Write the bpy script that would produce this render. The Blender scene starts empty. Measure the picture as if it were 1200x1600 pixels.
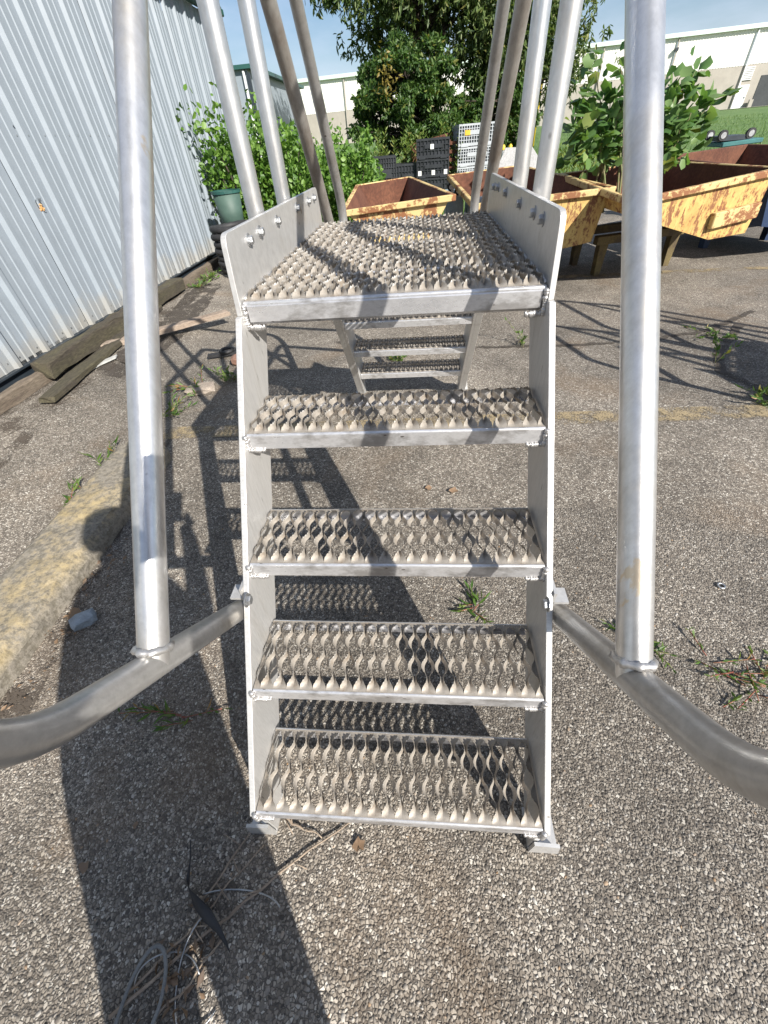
import bpy, math, random
import numpy as np
from mathutils import Matrix, Vector
random.seed(7)
RNG = np.random.default_rng(7)
SC = bpy.context.scene
COL = SC.collection
PI = math.pi

# ---------------------------------------------------------------- camera
cam_data = bpy.data.cameras.new('camera')
cam = bpy.data.objects.new('camera', cam_data)
COL.objects.link(cam)
cam_rot = (Matrix.Rotation(0.124143546, 3, 'Z') @ Matrix.Rotation(0.825241075, 3, 'X')
           @ Matrix.Rotation(-0.0910355228, 3, 'Z'))
cam.matrix_world = Matrix.Translation((0.0587835, -0.1758579, 1.1629075)) @ cam_rot.to_4x4()
cam_data.sensor_fit = 'VERTICAL'
cam_data.sensor_height = 24.0
cam_data.sensor_width = 18.0
cam_data.lens = 24.0 * 631.486 / 1600.0
cam_data.clip_start = 0.01
cam_data.clip_end = 2000.0
SC.camera = cam

# ---------------------------------------------------------------- sky, sun, exposure
SUN_DIR = Vector((0.943, -1.114, 1.0)).normalized()          # towards the sun
SUN_ELEV = math.asin(SUN_DIR.z)
SUN_ROT = math.atan2(SUN_DIR.x, SUN_DIR.y)
world = bpy.data.worlds.new('World')
SC.world = world
world.use_nodes = True
wn, wl = world.node_tree.nodes, world.node_tree.links
wn.clear()
w_out = wn.new('ShaderNodeOutputWorld')
w_bg = wn.new('ShaderNodeBackground')
w_bg.inputs['Strength'].default_value = 0.053
w_sky = wn.new('ShaderNodeTexSky')
w_sky.sky_type = 'NISHITA'
w_sky.sun_disc = False
w_sky.sun_elevation = SUN_ELEV
w_sky.sun_rotation = SUN_ROT
w_sky.air_density = 1.0
w_sky.dust_density = 0.6
w_sky.ozone_density = 2.2
# thin broken cloud near the horizon
w_tc = wn.new('ShaderNodeTexCoord')
w_map = wn.new('ShaderNodeMapping')
w_map.inputs['Scale'].default_value = (1.6, 1.6, 5.0)
w_noise = wn.new('ShaderNodeTexNoise')
w_noise.inputs['Scale'].default_value = 2.6
w_noise.inputs['Detail'].default_value = 6.0
w_noise.inputs['Roughness'].default_value = 0.55
w_ramp = wn.new('ShaderNodeValToRGB')
w_ramp.color_ramp.elements[0].position = 0.36
w_ramp.color_ramp.elements[0].color = (0.15, 0.15, 0.15, 1)
w_ramp.color_ramp.elements[1].position = 0.75
w_ramp.color_ramp.elements[1].color = (0.62, 0.62, 0.62, 1)
w_mix = wn.new('ShaderNodeMix')
w_mix.data_type = 'RGBA'
w_mix.inputs[7].default_value = (8.6, 9.6, 11.8, 1)
wl.new(w_tc.outputs['Generated'], w_map.inputs['Vector'])
wl.new(w_map.outputs['Vector'], w_noise.inputs['Vector'])
wl.new(w_noise.outputs['Fac'], w_ramp.inputs['Fac'])
wl.new(w_ramp.outputs['Color'], w_mix.inputs[0])
w_hsv = wn.new('ShaderNodeHueSaturation')
w_hsv.inputs['Saturation'].default_value = 1.25
wl.new(w_sky.outputs['Color'], w_hsv.inputs['Color'])
wl.new(w_hsv.outputs['Color'], w_mix.inputs[6])
wl.new(w_mix.outputs[2], w_bg.inputs['Color'])
wl.new(w_bg.outputs['Background'], w_out.inputs['Surface'])

sun_data = bpy.data.lights.new('sun', 'SUN')
sun_data.energy = 5.0
sun_data.angle = math.radians(0.53)
sun_data.color = (1.0, 0.945, 0.86)
sun = bpy.data.objects.new('sun', sun_data)
COL.objects.link(sun)
sun.rotation_euler = (-SUN_DIR).to_track_quat('-Z', 'Y').to_euler()
sun.location = (8, -8, 10)

SC.view_settings.view_transform = 'Standard'
SC.view_settings.look = 'None'
SC.view_settings.gamma = 1.0
SC.view_settings.use_curve_mapping = False
SC.view_settings.exposure = 0.88
SC.cycles.max_bounces = 8
SC.cycles.diffuse_bounces = 3
SC.cycles.glossy_bounces = 4
SC.cycles.transparent_max_bounces = 12

# ================================================================ helpers
def wloc(o):
    v = Vector((0, 0, 0))
    while o is not None:
        v += Vector(o.location)
        o = o.parent
    return v

def tag(o, label=None, cat=None, group=None, kind=None):
    if label: o['label'] = label
    if cat: o['category'] = cat
    if group: o['group'] = group
    if kind: o['kind'] = kind
    return o

def empty(name, loc, label, cat, group=None):
    o = bpy.data.objects.new(name, None)
    COL.objects.link(o)
    o.location = loc
    o.empty_display_size = 0.2
    return tag(o, label, cat, group)

def link(name, me, parent=None, loc=(0, 0, 0), rot=(0, 0, 0), scale=None):
    o = bpy.data.objects.new(name, me)
    COL.objects.link(o)
    if parent is not None: o.parent = parent
    o.location = loc
    o.rotation_euler = rot
    if scale is not None: o.scale = scale
    return o

def copy_tree(o, parent=None):
    c = o.copy()
    COL.objects.link(c)
    if parent is not None: c.parent = parent
    for ch in list(o.children):
        copy_tree(ch, c)
    return c

class MB:
    """collects shapes given in world space and links them as ONE mesh object"""
    def __init__(s):
        s.v, s.f, s.m, s.cur = [], [], [], 0
    def mat(s, i):
        s.cur = i
        return s
    def add(s, vs, fs):
        n = len(s.v)
        s.v += [tuple(x) for x in vs]
        for f in fs:
            s.f.append([i + n for i in f])
            s.m.append(s.cur)
        return s
    def box(s, c, size, rot=None, bev=0.0):
        x, y, z = size[0] / 2, size[1] / 2, size[2] / 2
        c = Vector(c)
        b = min(bev, 0.45 * min(size))
        vs, fs = [], []
        if b <= 0:
            vs = [Vector((i * x, j * y, k * z)) for i in (-1, 1) for j in (-1, 1) for k in (-1, 1)]
            fs = [(0, 1, 3, 2), (4, 6, 7, 5), (0, 4, 5, 1), (2, 3, 7, 6), (0, 2, 6, 4), (1, 5, 7, 3)]
        else:
            idx = {}
            for i in (-1, 1):
                for j in (-1, 1):
                    for k in (-1, 1):
                        for a in range(3):
                            p = [i * x, j * y, k * z]
                            for q in range(3):
                                if q != a: p[q] -= (i, j, k)[q] * b
                            idx[(i, j, k, a)] = len(vs)
                            vs.append(Vector(p))
            R = (-1, 1)
            for sg in R:
                fs.append([idx[(sg, j, k, 0)] for j, k in ((-1, -1), (1, -1), (1, 1), (-1, 1))][::sg])
                fs.append([idx[(i, sg, k, 1)] for i, k in ((-1, -1), (-1, 1), (1, 1), (1, -1))][::sg])
                fs.append([idx[(i, j, sg, 2)] for i, j in ((-1, -1), (1, -1), (1, 1), (-1, 1))][::sg])
            for a in R:
                for b2 in R:
                    f = [idx[(-1, a, b2, 1)], idx[(1, a, b2, 1)], idx[(1, a, b2, 2)], idx[(-1, a, b2, 2)]]
                    fs.append(f if a * b2 > 0 else f[::-1])
                    f = [idx[(a, -1, b2, 0)], idx[(a, 1, b2, 0)], idx[(a, 1, b2, 2)], idx[(a, -1, b2, 2)]]
                    fs.append(f[::-1] if a * b2 > 0 else f)
                    f = [idx[(a, b2, -1, 0)], idx[(a, b2, 1, 0)], idx[(a, b2, 1, 1)], idx[(a, b2, -1, 1)]]
                    fs.append(f if a * b2 > 0 else f[::-1])
                    for c2 in R:
                        f = [idx[(a, b2, c2, 0)], idx[(a, b2, c2, 1)], idx[(a, b2, c2, 2)]]
                        fs.append(f if a * b2 * c2 > 0 else f[::-1])
        if rot is not None:
            vs = [rot @ v for v in vs]
        return s.add([v + c for v in vs], fs)
    def tube(s, pts, r, n=14, caps=True, radii=None, hollow=False):
        pts = [Vector(p) for p in pts]
        m = len(pts)
        tans = []
        for i in range(m):
            a = pts[max(0, i - 1)]; b = pts[min(m - 1, i + 1)]
            t = (b - a)
            tans.append(t.normalized() if t.length > 1e-9 else Vector((0, 0, 1)))
        t0 = tans[0]
        up = Vector((0, 0, 1)) if abs(t0.z) < 0.9 else Vector((1, 0, 0))
        u = t0.cross(up).normalized()
        vs, fs = [], []
        for i in range(m):
            t = tans[i]
            u = (u - t * u.dot(t)).normalized()
            w = t.cross(u)
            rr = radii[i] if radii else r
            for k in range(n):
                a = 2 * PI * k / n
                vs.append(pts[i] + (u * math.cos(a) + w * math.sin(a)) * rr)
        for i in range(m - 1):
            for k in range(n):
                k2 = (k + 1) % n
                fs.append((i * n + k, i * n + k2, (i + 1) * n + k2, (i + 1) * n + k))
        if caps and not hollow:
            fs.append(tuple(range(n))[::-1])
            fs.append(tuple((m - 1) * n + k for k in range(n)))
        return s.add(vs, fs)
    def prism(s, poly, axis, a, b):
        """poly: 2D points in the plane across axis (x: (y,z), y: (x,z), z: (x,y)); extruded from a to b"""
        n = len(poly)
        def P(q, h):
            return {'x': (h, q[0], q[1]), 'y': (q[0], h, q[1]), 'z': (q[0], q[1], h)}[axis]
        vs = [P(q, a) for q in poly] + [P(q, b) for q in poly]
        fs = [tuple(range(n))[::-1], tuple(range(n, 2 * n))]
        for i in range(n):
            j = (i + 1) % n
            fs.append((i, j, n + j, n + i))
        return s.add(vs, fs)
    def build(s, name, mats, parent=None, loc=None, smooth=False, bevel=0.0, fix=True, auto=None):
        if not isinstance(mats, (list, tuple)): mats = [mats]
        if parent is not None:
            org = wloc(parent)
        else:
            if loc is None:
                a = np.array(s.v)
                loc = ((a[:, 0].min() + a[:, 0].max()) / 2, (a[:, 1].min() + a[:, 1].max()) / 2, a[:, 2].min())
            org = Vector(loc)
        vs = [(v[0] - org.x, v[1] - org.y, v[2] - org.z) for v in s.v]
        me = bpy.data.meshes.new(name)
        me.from_pydata(vs, [], s.f)
        for m in mats: me.materials.append(m)
        if len(mats) > 1: me.polygons.foreach_set('material_index', s.m)
        if fix:
            import bmesh
            bm = bmesh.new(); bm.from_mesh(me)
            bmesh.ops.recalc_face_normals(bm, faces=bm.faces)
            bm.to_mesh(me); bm.free()
        if smooth:
            me.polygons.foreach_set('use_smooth', [True] * len(me.polygons))
        me.update()
        o = bpy.data.objects.new(name, me)
        COL.objects.link(o)
        if parent is not None: o.parent = parent
        else: o.location = org
        if bevel > 0:
            b = o.modifiers.new('bevel', 'BEVEL'); b.width = bevel; b.segments = 2; b.limit_method = 'ANGLE'
            b.angle_limit = math.radians(40)
        if auto:
            import bmesh
            bm = bmesh.new(); bm.from_mesh(me)
            for e in bm.edges:
                if len(e.link_faces) == 2 and e.calc_face_angle(0) > math.radians(auto): e.smooth = False
            for f in bm.faces: f.smooth = True
            bm.to_mesh(me); bm.free()
        return o

def np_mesh(name, verts, polys, mats, smooth=False):
    """polys: (M,k) index array"""
    me = bpy.data.meshes.new(name)
    verts = np.asarray(verts, np.float32); polys = np.asarray(polys, np.int32)
    M, k = polys.shape
    me.vertices.add(len(verts)); me.vertices.foreach_set('co', verts.ravel())
    me.loops.add(M * k); me.loops.foreach_set('vertex_index', polys.ravel())
    me.polygons.add(M)
    me.polygons.foreach_set('loop_start', np.arange(0, M * k, k, dtype=np.int32))
    me.polygons.foreach_set('loop_total', np.full(M, k, np.int32))
    if smooth: me.polygons.foreach_set('use_smooth', np.ones(M, bool))
    for m in (mats if isinstance(mats, (list, tuple)) else [mats]): me.materials.append(m)
    me.update(calc_edges=True)
    me.validate()
    return me

def np_obj(name, verts, polys, mat, parent=None, loc=(0, 0, 0), smooth=False):
    org = wloc(parent) if parent is not None else Vector(loc)
    me = np_mesh(name, np.asarray(verts) - np.array(org), polys, mat, smooth)
    o = bpy.data.objects.new(name, me)
    COL.objects.link(o)
    if parent is not None: o.parent = parent
    else: o.location = org
    return o

def leaf_cloud(P, D, length, width, fold=0.25, jit=0.3):
    """P: leaf base points, D: directions (tips).  Returns kite quads folded along the midrib."""
    n = len(P)
    D = D / (np.linalg.norm(D, axis=1, keepdims=True) + 1e-9)
    r = RNG.normal(size=(n, 3)); S = np.cross(D, r); S /= (np.linalg.norm(S, axis=1, keepdims=True) + 1e-9)
    N = np.cross(D, S)
    sc = (1 + jit * RNG.uniform(-1, 1, n))[:, None]
    Lh = length * sc; Wd = width * sc
    a = P
    b = P + D * Lh * 0.45 + S * Wd * 0.5 + N * Wd * fold
    c = P + D * Lh
    d = P + D * Lh * 0.45 - S * Wd * 0.5 + N * Wd * fold
    V = np.stack([a, b, c, d], 1).reshape(-1, 3)
    i = np.arange(n) * 4
    F = np.concatenate([np.stack([i, i + 1, i + 2], 1), np.stack([i, i + 2, i + 3], 1)])
    return V, F

def round_leaves(P, D, length, width, fold=0.2, jit=0.3):
    """rounder leaves: six points, two quads folded along the midrib, tips drooping a little"""
    n = len(P)
    D = D / (np.linalg.norm(D, axis=1, keepdims=True) + 1e-9)
    r = RNG.normal(size=(n, 3)); S = np.cross(D, r); S /= (np.linalg.norm(S, axis=1, keepdims=True) + 1e-9)
    N = np.cross(D, S)
    sc = (1 + jit * RNG.uniform(-1, 1, n))[:, None]
    Lh = length * sc; Wd = width * sc * RNG.uniform(0.8, 1.15, (n, 1)); f = fold * RNG.uniform(0.2, 1.4, (n, 1))
    a = P
    b1 = P + D * Lh * 0.22 + S * Wd * 0.42 + N * Wd * f
    b2 = P + D * Lh * 0.66 + S * Wd * 0.40 + N * Wd * f
    c = P + D * Lh - N * Lh * 0.14 * RNG.uniform(0, 1, (n, 1))
    d2 = P + D * Lh * 0.66 - S * Wd * 0.40 + N * Wd * f
    d1 = P + D * Lh * 0.22 - S * Wd * 0.42 + N * Wd * f
    V = np.stack([a, b1, b2, c, d2, d1], 1).reshape(-1, 3)
    i = np.arange(n) * 6
    F = np.concatenate([np.stack([i, i + 1, i + 2, i + 3], 1), np.stack([i, i + 3, i + 4, i + 5], 1)])
    return V, F

# ================================================================ materials
def new_mat(name):
    m = bpy.data.materials.new(name); m.use_nodes = True
    nt = m.node_tree
    return m, nt, nt.nodes, nt.links, nt.nodes['Principled BSDF']

def coords(N, L, space, scale=(1, 1, 1)):
    if space == 'world':
        g = N.new('ShaderNodeNewGeometry'); out = g.outputs['Position']
    else:
        t = N.new('ShaderNodeTexCoord'); out = t.outputs['Object']
    if tuple(scale) != (1, 1, 1):
        mp = N.new('ShaderNodeMapping'); mp.inputs['Scale'].default_value = scale
        L.new(out, mp.inputs['Vector']); out = mp.outputs['Vector']
    return out

def noise(N, L, vec, scale, detail=5, rough=0.6, dist=0.0):
    n = N.new('ShaderNodeTexNoise')
    n.inputs['Scale'].default_value = scale; n.inputs['Detail'].default_value = detail
    n.inputs['Roughness'].default_value = rough; n.inputs['Distortion'].default_value = dist
    L.new(vec, n.inputs['Vector'])
    return n.outputs['Fac']

def ramp(N, L, fac, stops, interp='LINEAR'):
    r = N.new('ShaderNodeValToRGB'); cr = r.color_ramp
    cr.interpolation = interp
    while len(cr.elements) > 1: cr.elements.remove(cr.elements[-1])
    for i, (p, c) in enumerate(stops):
        e = cr.elements[0] if i == 0 else cr.elements.new(p)
        e.position = p
        e.color = (c, c, c, 1) if not hasattr(c, '__len__') else (*c[:3], 1)
    L.new(fac, r.inputs['Fac'])
    return r.outputs['Color']

def mixc(N, L, fac, a, b, mode='MIX'):
    m = N.new('ShaderNodeMix'); m.data_type = 'RGBA'; m.blend_type = mode
    for sock, v in ((0, fac), (6, a), (7, b)):
        if hasattr(v, 'is_linked') or hasattr(v, 'links'): L.new(v, m.inputs[sock])
        elif hasattr(v, '__len__'): m.inputs[sock].default_value = (*v[:3], 1)
        else: m.inputs[sock].default_value = v
    return m.outputs[2]

def bump(N, L, b, h, strength, dist):
    n = N.new('ShaderNodeBump'); n.inputs['Strength'].default_value = strength
    n.inputs['Distance'].default_value = dist
    L.new(h, n.inputs['Height']); L.new(n.outputs['Normal'], b.inputs['Normal'])
    return n

def simple(name, ca, cb, scale=6, rough=0.6, metal=0.0, bstr=0.25, bdist=0.003, stretch=(1, 1, 1), space='object',
           lo=0.35, hi=0.65, fine=0.18, spec=None):
    m, nt, N, L, b = new_mat(name)
    v = coords(N, L, space, stretch)
    n1 = noise(N, L, v, scale)
    n2 = noise(N, L, v, scale * 9, 4)
    c = mixc(N, L, ramp(N, L, n1, [(lo, 0.0), (hi, 1.0)]), ca, cb)
    f = ramp(N, L, n2, [(0.3, 1 - fine), (0.7, 1 + fine * 0.4)])
    c = mixc(N, L, 1.0, c, f, 'MULTIPLY')
    L.new(c, b.inputs['Base Color'])
    b.inputs['Roughness'].default_value = rough
    b.inputs['Metallic'].default_value = metal
    if spec is not None: b.inputs['Specular IOR Level'].default_value = spec
    if bstr: bump(N, L, b, n2, bstr, bdist)
    return m

def alu_mat(name, base, dirt, rough, scale=7, stretch=(1, 1, 1), dirt_lo=0.55, dirt_hi=0.75, spots=True, metal=0.85):
    m, nt, N, L, b = new_mat(name)
    v = coords(N, L, 'object', stretch)
    n1 = noise(N, L, v, scale, 6, 0.65)
    n2 = noise(N, L, v, scale * 12, 5, 0.7)
    n3 = noise(N, L, v, scale * 2.3, 3, 0.5, 0.6)
    d = ramp(N, L, n1, [(dirt_lo, 0.0), (dirt_hi, 1.0)])
    c = mixc(N, L, d, base, dirt)
    c = mixc(N, L, 1.0, c, ramp(N, L, n2, [(0.25, 0.8), (0.6, 1.0)]), 'MULTIPLY')
    if spots:
        vo = N.new('ShaderNodeTexVoronoi'); vo.inputs['Scale'].default_value = scale * 3.1
        L.new(v, vo.inputs['Vector'])
        sp = ramp(N, L, vo.outputs['Distance'], [(0.07, 0.9), (0.11, 0.0)])
        gate = ramp(N, L, n3, [(0.55, 0.0), (0.58, 1.0)])
        sp = mixc(N, L, 1.0, sp, gate, 'MULTIPLY')
        c = mixc(N, L, sp, c, (0.10, 0.085, 0.075))
    L.new(c, b.inputs['Base Color'])
    b.inputs['Metallic'].default_value = metal
    L.new(ramp(N, L, n1, [(0.3, rough - 0.07), (0.75, rough + 0.15)]), b.inputs['Roughness'])
    bump(N, L, b, n2, 0.12, 0.0015)
    return m

M = {}
M['pipe'] = alu_mat('pipe_aluminium', (0.70, 0.70, 0.70), (0.54, 0.505, 0.45), 0.33, 6, (1, 1, 0.5), 0.5, 0.72, metal=0.85)
def pipe_stain():
    m = M['pipe']; N, L = m.node_tree.nodes, m.node_tree.links; b = N['Principled BSDF']
    src = b.inputs['Base Color'].links[0].from_socket
    v = coords(N, L, 'object', (1, 1, 0.45)); n = noise(N, L, v, 5.5, 5, 0.6, 0.6); n2 = noise(N, L, v, 40, 4, 0.7)
    a = N.new('ShaderNodeMath'); a.operation = 'MULTIPLY_ADD'; a.inputs[1].default_value = 0.25; L.new(n2, a.inputs[0]); L.new(n, a.inputs[2])
    f = ramp(N, L, a.outputs[0], [(0.775, 0.0), (0.80, 0.75)])
    L.new(mixc(N, L, f, src, (0.62, 0.50, 0.34)), b.inputs['Base Color'])
pipe_stain()
M['pipe_old'] = alu_mat('weathered_pipe', (0.46, 0.44, 0.41), (0.29, 0.25, 0.215), 0.48, 9, (1, 0.6, 0.35), 0.42, 0.62, metal=0.6)
M['pipe_dull'] = alu_mat('dull_pipe', (0.51, 0.505, 0.495), (0.37, 0.345, 0.31), 0.36, 6, (1, 1, 1), 0.48, 0.68, metal=0.7)
M['plate'] = alu_mat('plate_aluminium', (0.56, 0.555, 0.545), (0.44, 0.42, 0.39), 0.42, 5, (1, 1, 0.8), metal=0.5)
M['stringer'] = alu_mat('stringer_aluminium', (0.60, 0.595, 0.585), (0.47, 0.455, 0.43), 0.42, 8, (1, 3.5, 0.35), metal=0.5)
M['nosing'] = alu_mat('nosing_aluminium', (0.70, 0.70, 0.715), (0.40, 0.39, 0.385), 0.30, 14, (0.5, 1, 1), 0.5, 0.6, metal=0.7)
M['grip'] = alu_mat('dusty_grip_plate', (0.35, 0.318, 0.278), (0.24, 0.19, 0.14), 0.58, 22, (1, 1, 1), 0.52, 0.72, spots=False, metal=0.35)
def grip_wear():
    m = M['grip']; N, L = m.node_tree.nodes, m.node_tree.links; b = N['Principled BSDF']
    src = b.inputs['Base Color'].links[0].from_socket
    v = coords(N, L, 'object'); sx = N.new('ShaderNodeSeparateXYZ'); L.new(v, sx.inputs[0])
    n = noise(N, L, v, 60, 4, 0.7)
    f = mixc(N, L, 1.0, ramp(N, L, sx.outputs['Z'], [(0.0088, 0.0), (0.0112, 1.0)]), ramp(N, L, n, [(0.42, 0.0), (0.58, 0.85)]), 'MULTIPLY')
    L.new(mixc(N, L, f, src, (0.72, 0.71, 0.69)), b.inputs['Base Color'])
grip_wear()
M['weld'] = alu_mat('weld_metal', (0.55, 0.54, 0.53), (0.33, 0.31, 0.30), 0.38, 30, (1, 1, 1), metal=0.8)
M['bolt'] = simple('galvanised_bolt', (0.55, 0.56, 0.57), (0.38, 0.39, 0.40), 30, 0.4, 0.85)
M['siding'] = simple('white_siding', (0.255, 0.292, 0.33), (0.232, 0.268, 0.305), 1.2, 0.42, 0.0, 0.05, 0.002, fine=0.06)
def siding_dirt():
    m = M['siding']; N, L = m.node_tree.nodes, m.node_tree.links
    b = N['Principled BSDF']
    src = b.inputs['Base Color'].links[0].from_socket
    g = N.new('ShaderNodeNewGeometry'); sx = N.new('ShaderNodeSeparateXYZ'); L.new(g.outputs['Position'], sx.inputs[0])
    n = noise(N, L, g.outputs['Position'], 5, 5)
    a = N.new('ShaderNodeMath'); a.operation = 'MULTIPLY_ADD'; a.inputs[1].default_value = 0.55
    L.new(n, a.inputs[0]); L.new(sx.outputs['Z'], a.inputs[2])
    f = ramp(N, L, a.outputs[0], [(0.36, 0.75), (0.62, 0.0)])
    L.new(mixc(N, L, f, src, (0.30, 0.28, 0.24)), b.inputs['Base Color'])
siding_dirt()
M['green_trim'] = simple('dark_green_trim', (0.02, 0.075, 0.065), (0.03, 0.10, 0.085), 3, 0.4)
M['dark_trim'] = simple('dark_metal_trim', (0.022, 0.03, 0.04), (0.035, 0.045, 0.055), 3, 0.45)
M['timber'] = simple('old_timber', (0.13, 0.10, 0.075), (0.22, 0.18, 0.135), 4, 0.9, 0, 0.8, 0.006, (7, 0.7, 7), fine=0.5)
M['moss_timber'] = simple('mossy_timber', (0.060, 0.049, 0.038), (0.078, 0.069, 0.040), 3, 0.95, 0, 0.8, 0.006, (4, 0.8, 4), fine=0.5)
M['plank'] = simple('grey_plank', (0.25, 0.19, 0.145), (0.33, 0.27, 0.215), 5, 0.88, 0, 0.6, 0.003, (1, 1, 5), fine=0.4)
M['rust'] = simple('rusted_steel', (0.095, 0.034, 0.019), (0.155, 0.062, 0.034), 4, 0.85, 0.0, 0.4, 0.004, fine=0.4)
M['blackplastic'] = simple('black_plastic', (0.018, 0.02, 0.024), (0.03, 0.033, 0.04), 6, 0.5, fine=0.1)
M['greyplastic'] = simple('grey_plastic', (0.42, 0.44, 0.47), (0.36, 0.38, 0.41), 6, 0.5, fine=0.1)
M['label'] = simple('white_placard', (0.78, 0.78, 0.76), (0.70, 0.70, 0.68), 20, 0.5, bstr=0)
M['yellowtag'] = simple('yellow_tag', (0.75, 0.42, 0.03), (0.65, 0.35, 0.03), 20, 0.5, bstr=0)
M['clad'] = simple('warehouse_cladding', (0.74, 0.73, 0.69), (0.70, 0.69, 0.65), 0.3, 0.5, bstr=0, fine=0.04)
M['concrete'] = simple('warehouse_concrete', (0.36, 0.33, 0.29), (0.40, 0.37, 0.33), 0.15, 0.9, bstr=0.1, fine=0.1)
M['mint'] = simple('pale_green_eave', (0.55, 0.66, 0.60), (0.60, 0.70, 0.64), 0.3, 0.4, bstr=0, fine=0.04)
M['whitepaint'] = simple('white_painted_metal', (0.78, 0.79, 0.80), (0.72, 0.73, 0.74), 1, 0.4, bstr=0, fine=0.05)
M['void'] = simple('dark_interior', (0.045, 0.05, 0.055), (0.06, 0.065, 0.07), 0.5, 0.8, bstr=0)
M['rubber'] = simple('black_rubber', (0.016, 0.016, 0.018), (0.03, 0.03, 0.032), 12, 0.65)
M['twig'] = simple('dry_twig', (0.24, 0.185, 0.14), (0.36, 0.29, 0.22), 20, 0.9)
M['rope'] = simple('grey_rope', (0.16, 0.165, 0.165), (0.22, 0.225, 0.22), 30, 0.9, bstr=0.6, bdist=0.002)
M['bark'] = simple('tree_bark', (0.05, 0.038, 0.028), (0.09, 0.07, 0.055), 5, 0.95, 0, 0.8, 0.02, (3, 3, 0.7), fine=0.5)
M['teal'] = simple('teal_painted_metal', (0.035, 0.13, 0.13), (0.05, 0.17, 0.165), 4, 0.45)
M['bluesteel'] = simple('dark_blue_paint', (0.010, 0.028, 0.075), (0.018, 0.04, 0.10), 5, 0.5)
M['machine'] = simple('blue_grey_paint', (0.26, 0.34, 0.37), (0.32, 0.40, 0.43), 5, 0.5)
M['paper'] = simple('white_scrap', (0.52, 0.52, 0.50), (0.36, 0.36, 0.34), 12, 0.8)
M['shirt'] = simple('grey_cotton', (0.12, 0.13, 0.15), (0.15, 0.16, 0.18), 20, 0.9)
M['denim'] = simple('blue_denim', (0.03, 0.045, 0.09), (0.05, 0.07, 0.12), 30, 0.9)
M['skin'] = simple('skin', (0.55, 0.33, 0.24), (0.50, 0.29, 0.21), 15, 0.5, fine=0.06)
M['hair'] = simple('brown_hair', (0.035, 0.022, 0.015), (0.05, 0.032, 0.02), 40, 0.6)
M['chunk'] = simple('broken_concrete', (0.26, 0.21, 0.17), (0.34, 0.29, 0.24), 12, 0.95, 0, 0.8, 0.006, fine=0.35)
M['brickred'] = simple('brown_brick', (0.22, 0.12, 0.085), (0.27, 0.16, 0.12), 12, 0.95, 0, 0.6, 0.004, fine=0.3)
M['hopper_leg'] = simple('dirty_yellow_paint_shaded', (0.15, 0.115, 0.04), (0.07, 0.048, 0.025), 9, 0.7, fine=0.4)  # dirty yellow, its colour darkened further for the shade under the hoppers
M['yellowpole'] = simple('yellow_guard', (0.72, 0.50, 0.03), (0.62, 0.43, 0.03), 5, 0.5)
M['insul'] = simple('orange_insulation', (0.62, 0.27, 0.06), (0.72, 0.55, 0.33), 40, 0.95, bstr=0.8, bdist=0.01)
M['panelgrey'] = simple('light_grey_board', (0.50, 0.50, 0.50), (0.42, 0.42, 0.42), 5, 0.6, fine=0.3)

def hopper_paint():
    m, nt, N, L, b = new_mat('chipped_yellow_paint')
    v = coords(N, L, 'object', (1, 1, 0.45))
    n1 = noise(N, L, v, 13, 9, 0.8, 0.3); n2 = noise(N, L, v, 45, 5, 0.7); n3 = noise(N, L, v, 9, 5, 0.7, 0.8)
    a = N.new('ShaderNodeMath'); a.operation = 'MULTIPLY_ADD'; a.inputs[1].default_value = 0.45
    L.new(n2, a.inputs[0]); L.new(n1, a.inputs[2])
    f = ramp(N, L, a.outputs[0], [(0.725, 0.0), (0.80, 1.0)])
    stain = ramp(N, L, n3, [(0.42, 0.0), (0.72, 0.8)])
    c = mixc(N, L, stain, (0.52, 0.37, 0.125), (0.37, 0.18, 0.05))
    c = mixc(N, L, f, c, (0.19, 0.075, 0.03))
    L.new(c, b.inputs['Base Color']); b.inputs['Roughness'].default_value = 0.7
    bump(N, L, b, a.outputs[0], 0.3, 0.004)
    return m
M['hopper'] = hopper_paint()
def hopper_pale():
    m, nt, N, L, b = new_mat('pale_yellow_paint')
    v = coords(N, L, 'object')
    n1 = noise(N, L, v, 5, 7, 0.7, 0.4); n2 = noise(N, L, v, 30, 5, 0.7)
    a = N.new('ShaderNodeMath'); a.operation = 'MULTIPLY_ADD'; a.inputs[1].default_value = 0.5
    L.new(n2, a.inputs[0]); L.new(n1, a.inputs[2])
    f = ramp(N, L, a.outputs[0], [(0.74, 0.0), (0.81, 1.0)])
    c = mixc(N, L, f, (0.54, 0.41, 0.185), (0.22, 0.09, 0.035))
    L.new(c, b.inputs['Base Color']); b.inputs['Roughness'].default_value = 0.65
    bump(N, L, b, a.outputs[0], 0.3, 0.003)
    return m
M['hopper_pale'] = hopper_pale()

def tub_mat():
    m, nt, N, L, b = new_mat('green_translucent_plastic')
    v = coords(N, L, 'object'); n = noise(N, L, v, 8)
    L.new(ramp(N, L, n, [(0.3, (0.055, 0.105, 0.085)), (0.7, (0.085, 0.145, 0.12))]), b.inputs['Base Color'])
    b.inputs['Roughness'].default_value = 0.6
    b.inputs['Transmission Weight'].default_value = 0.25
    return m
M['tub'] = tub_mat()

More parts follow.
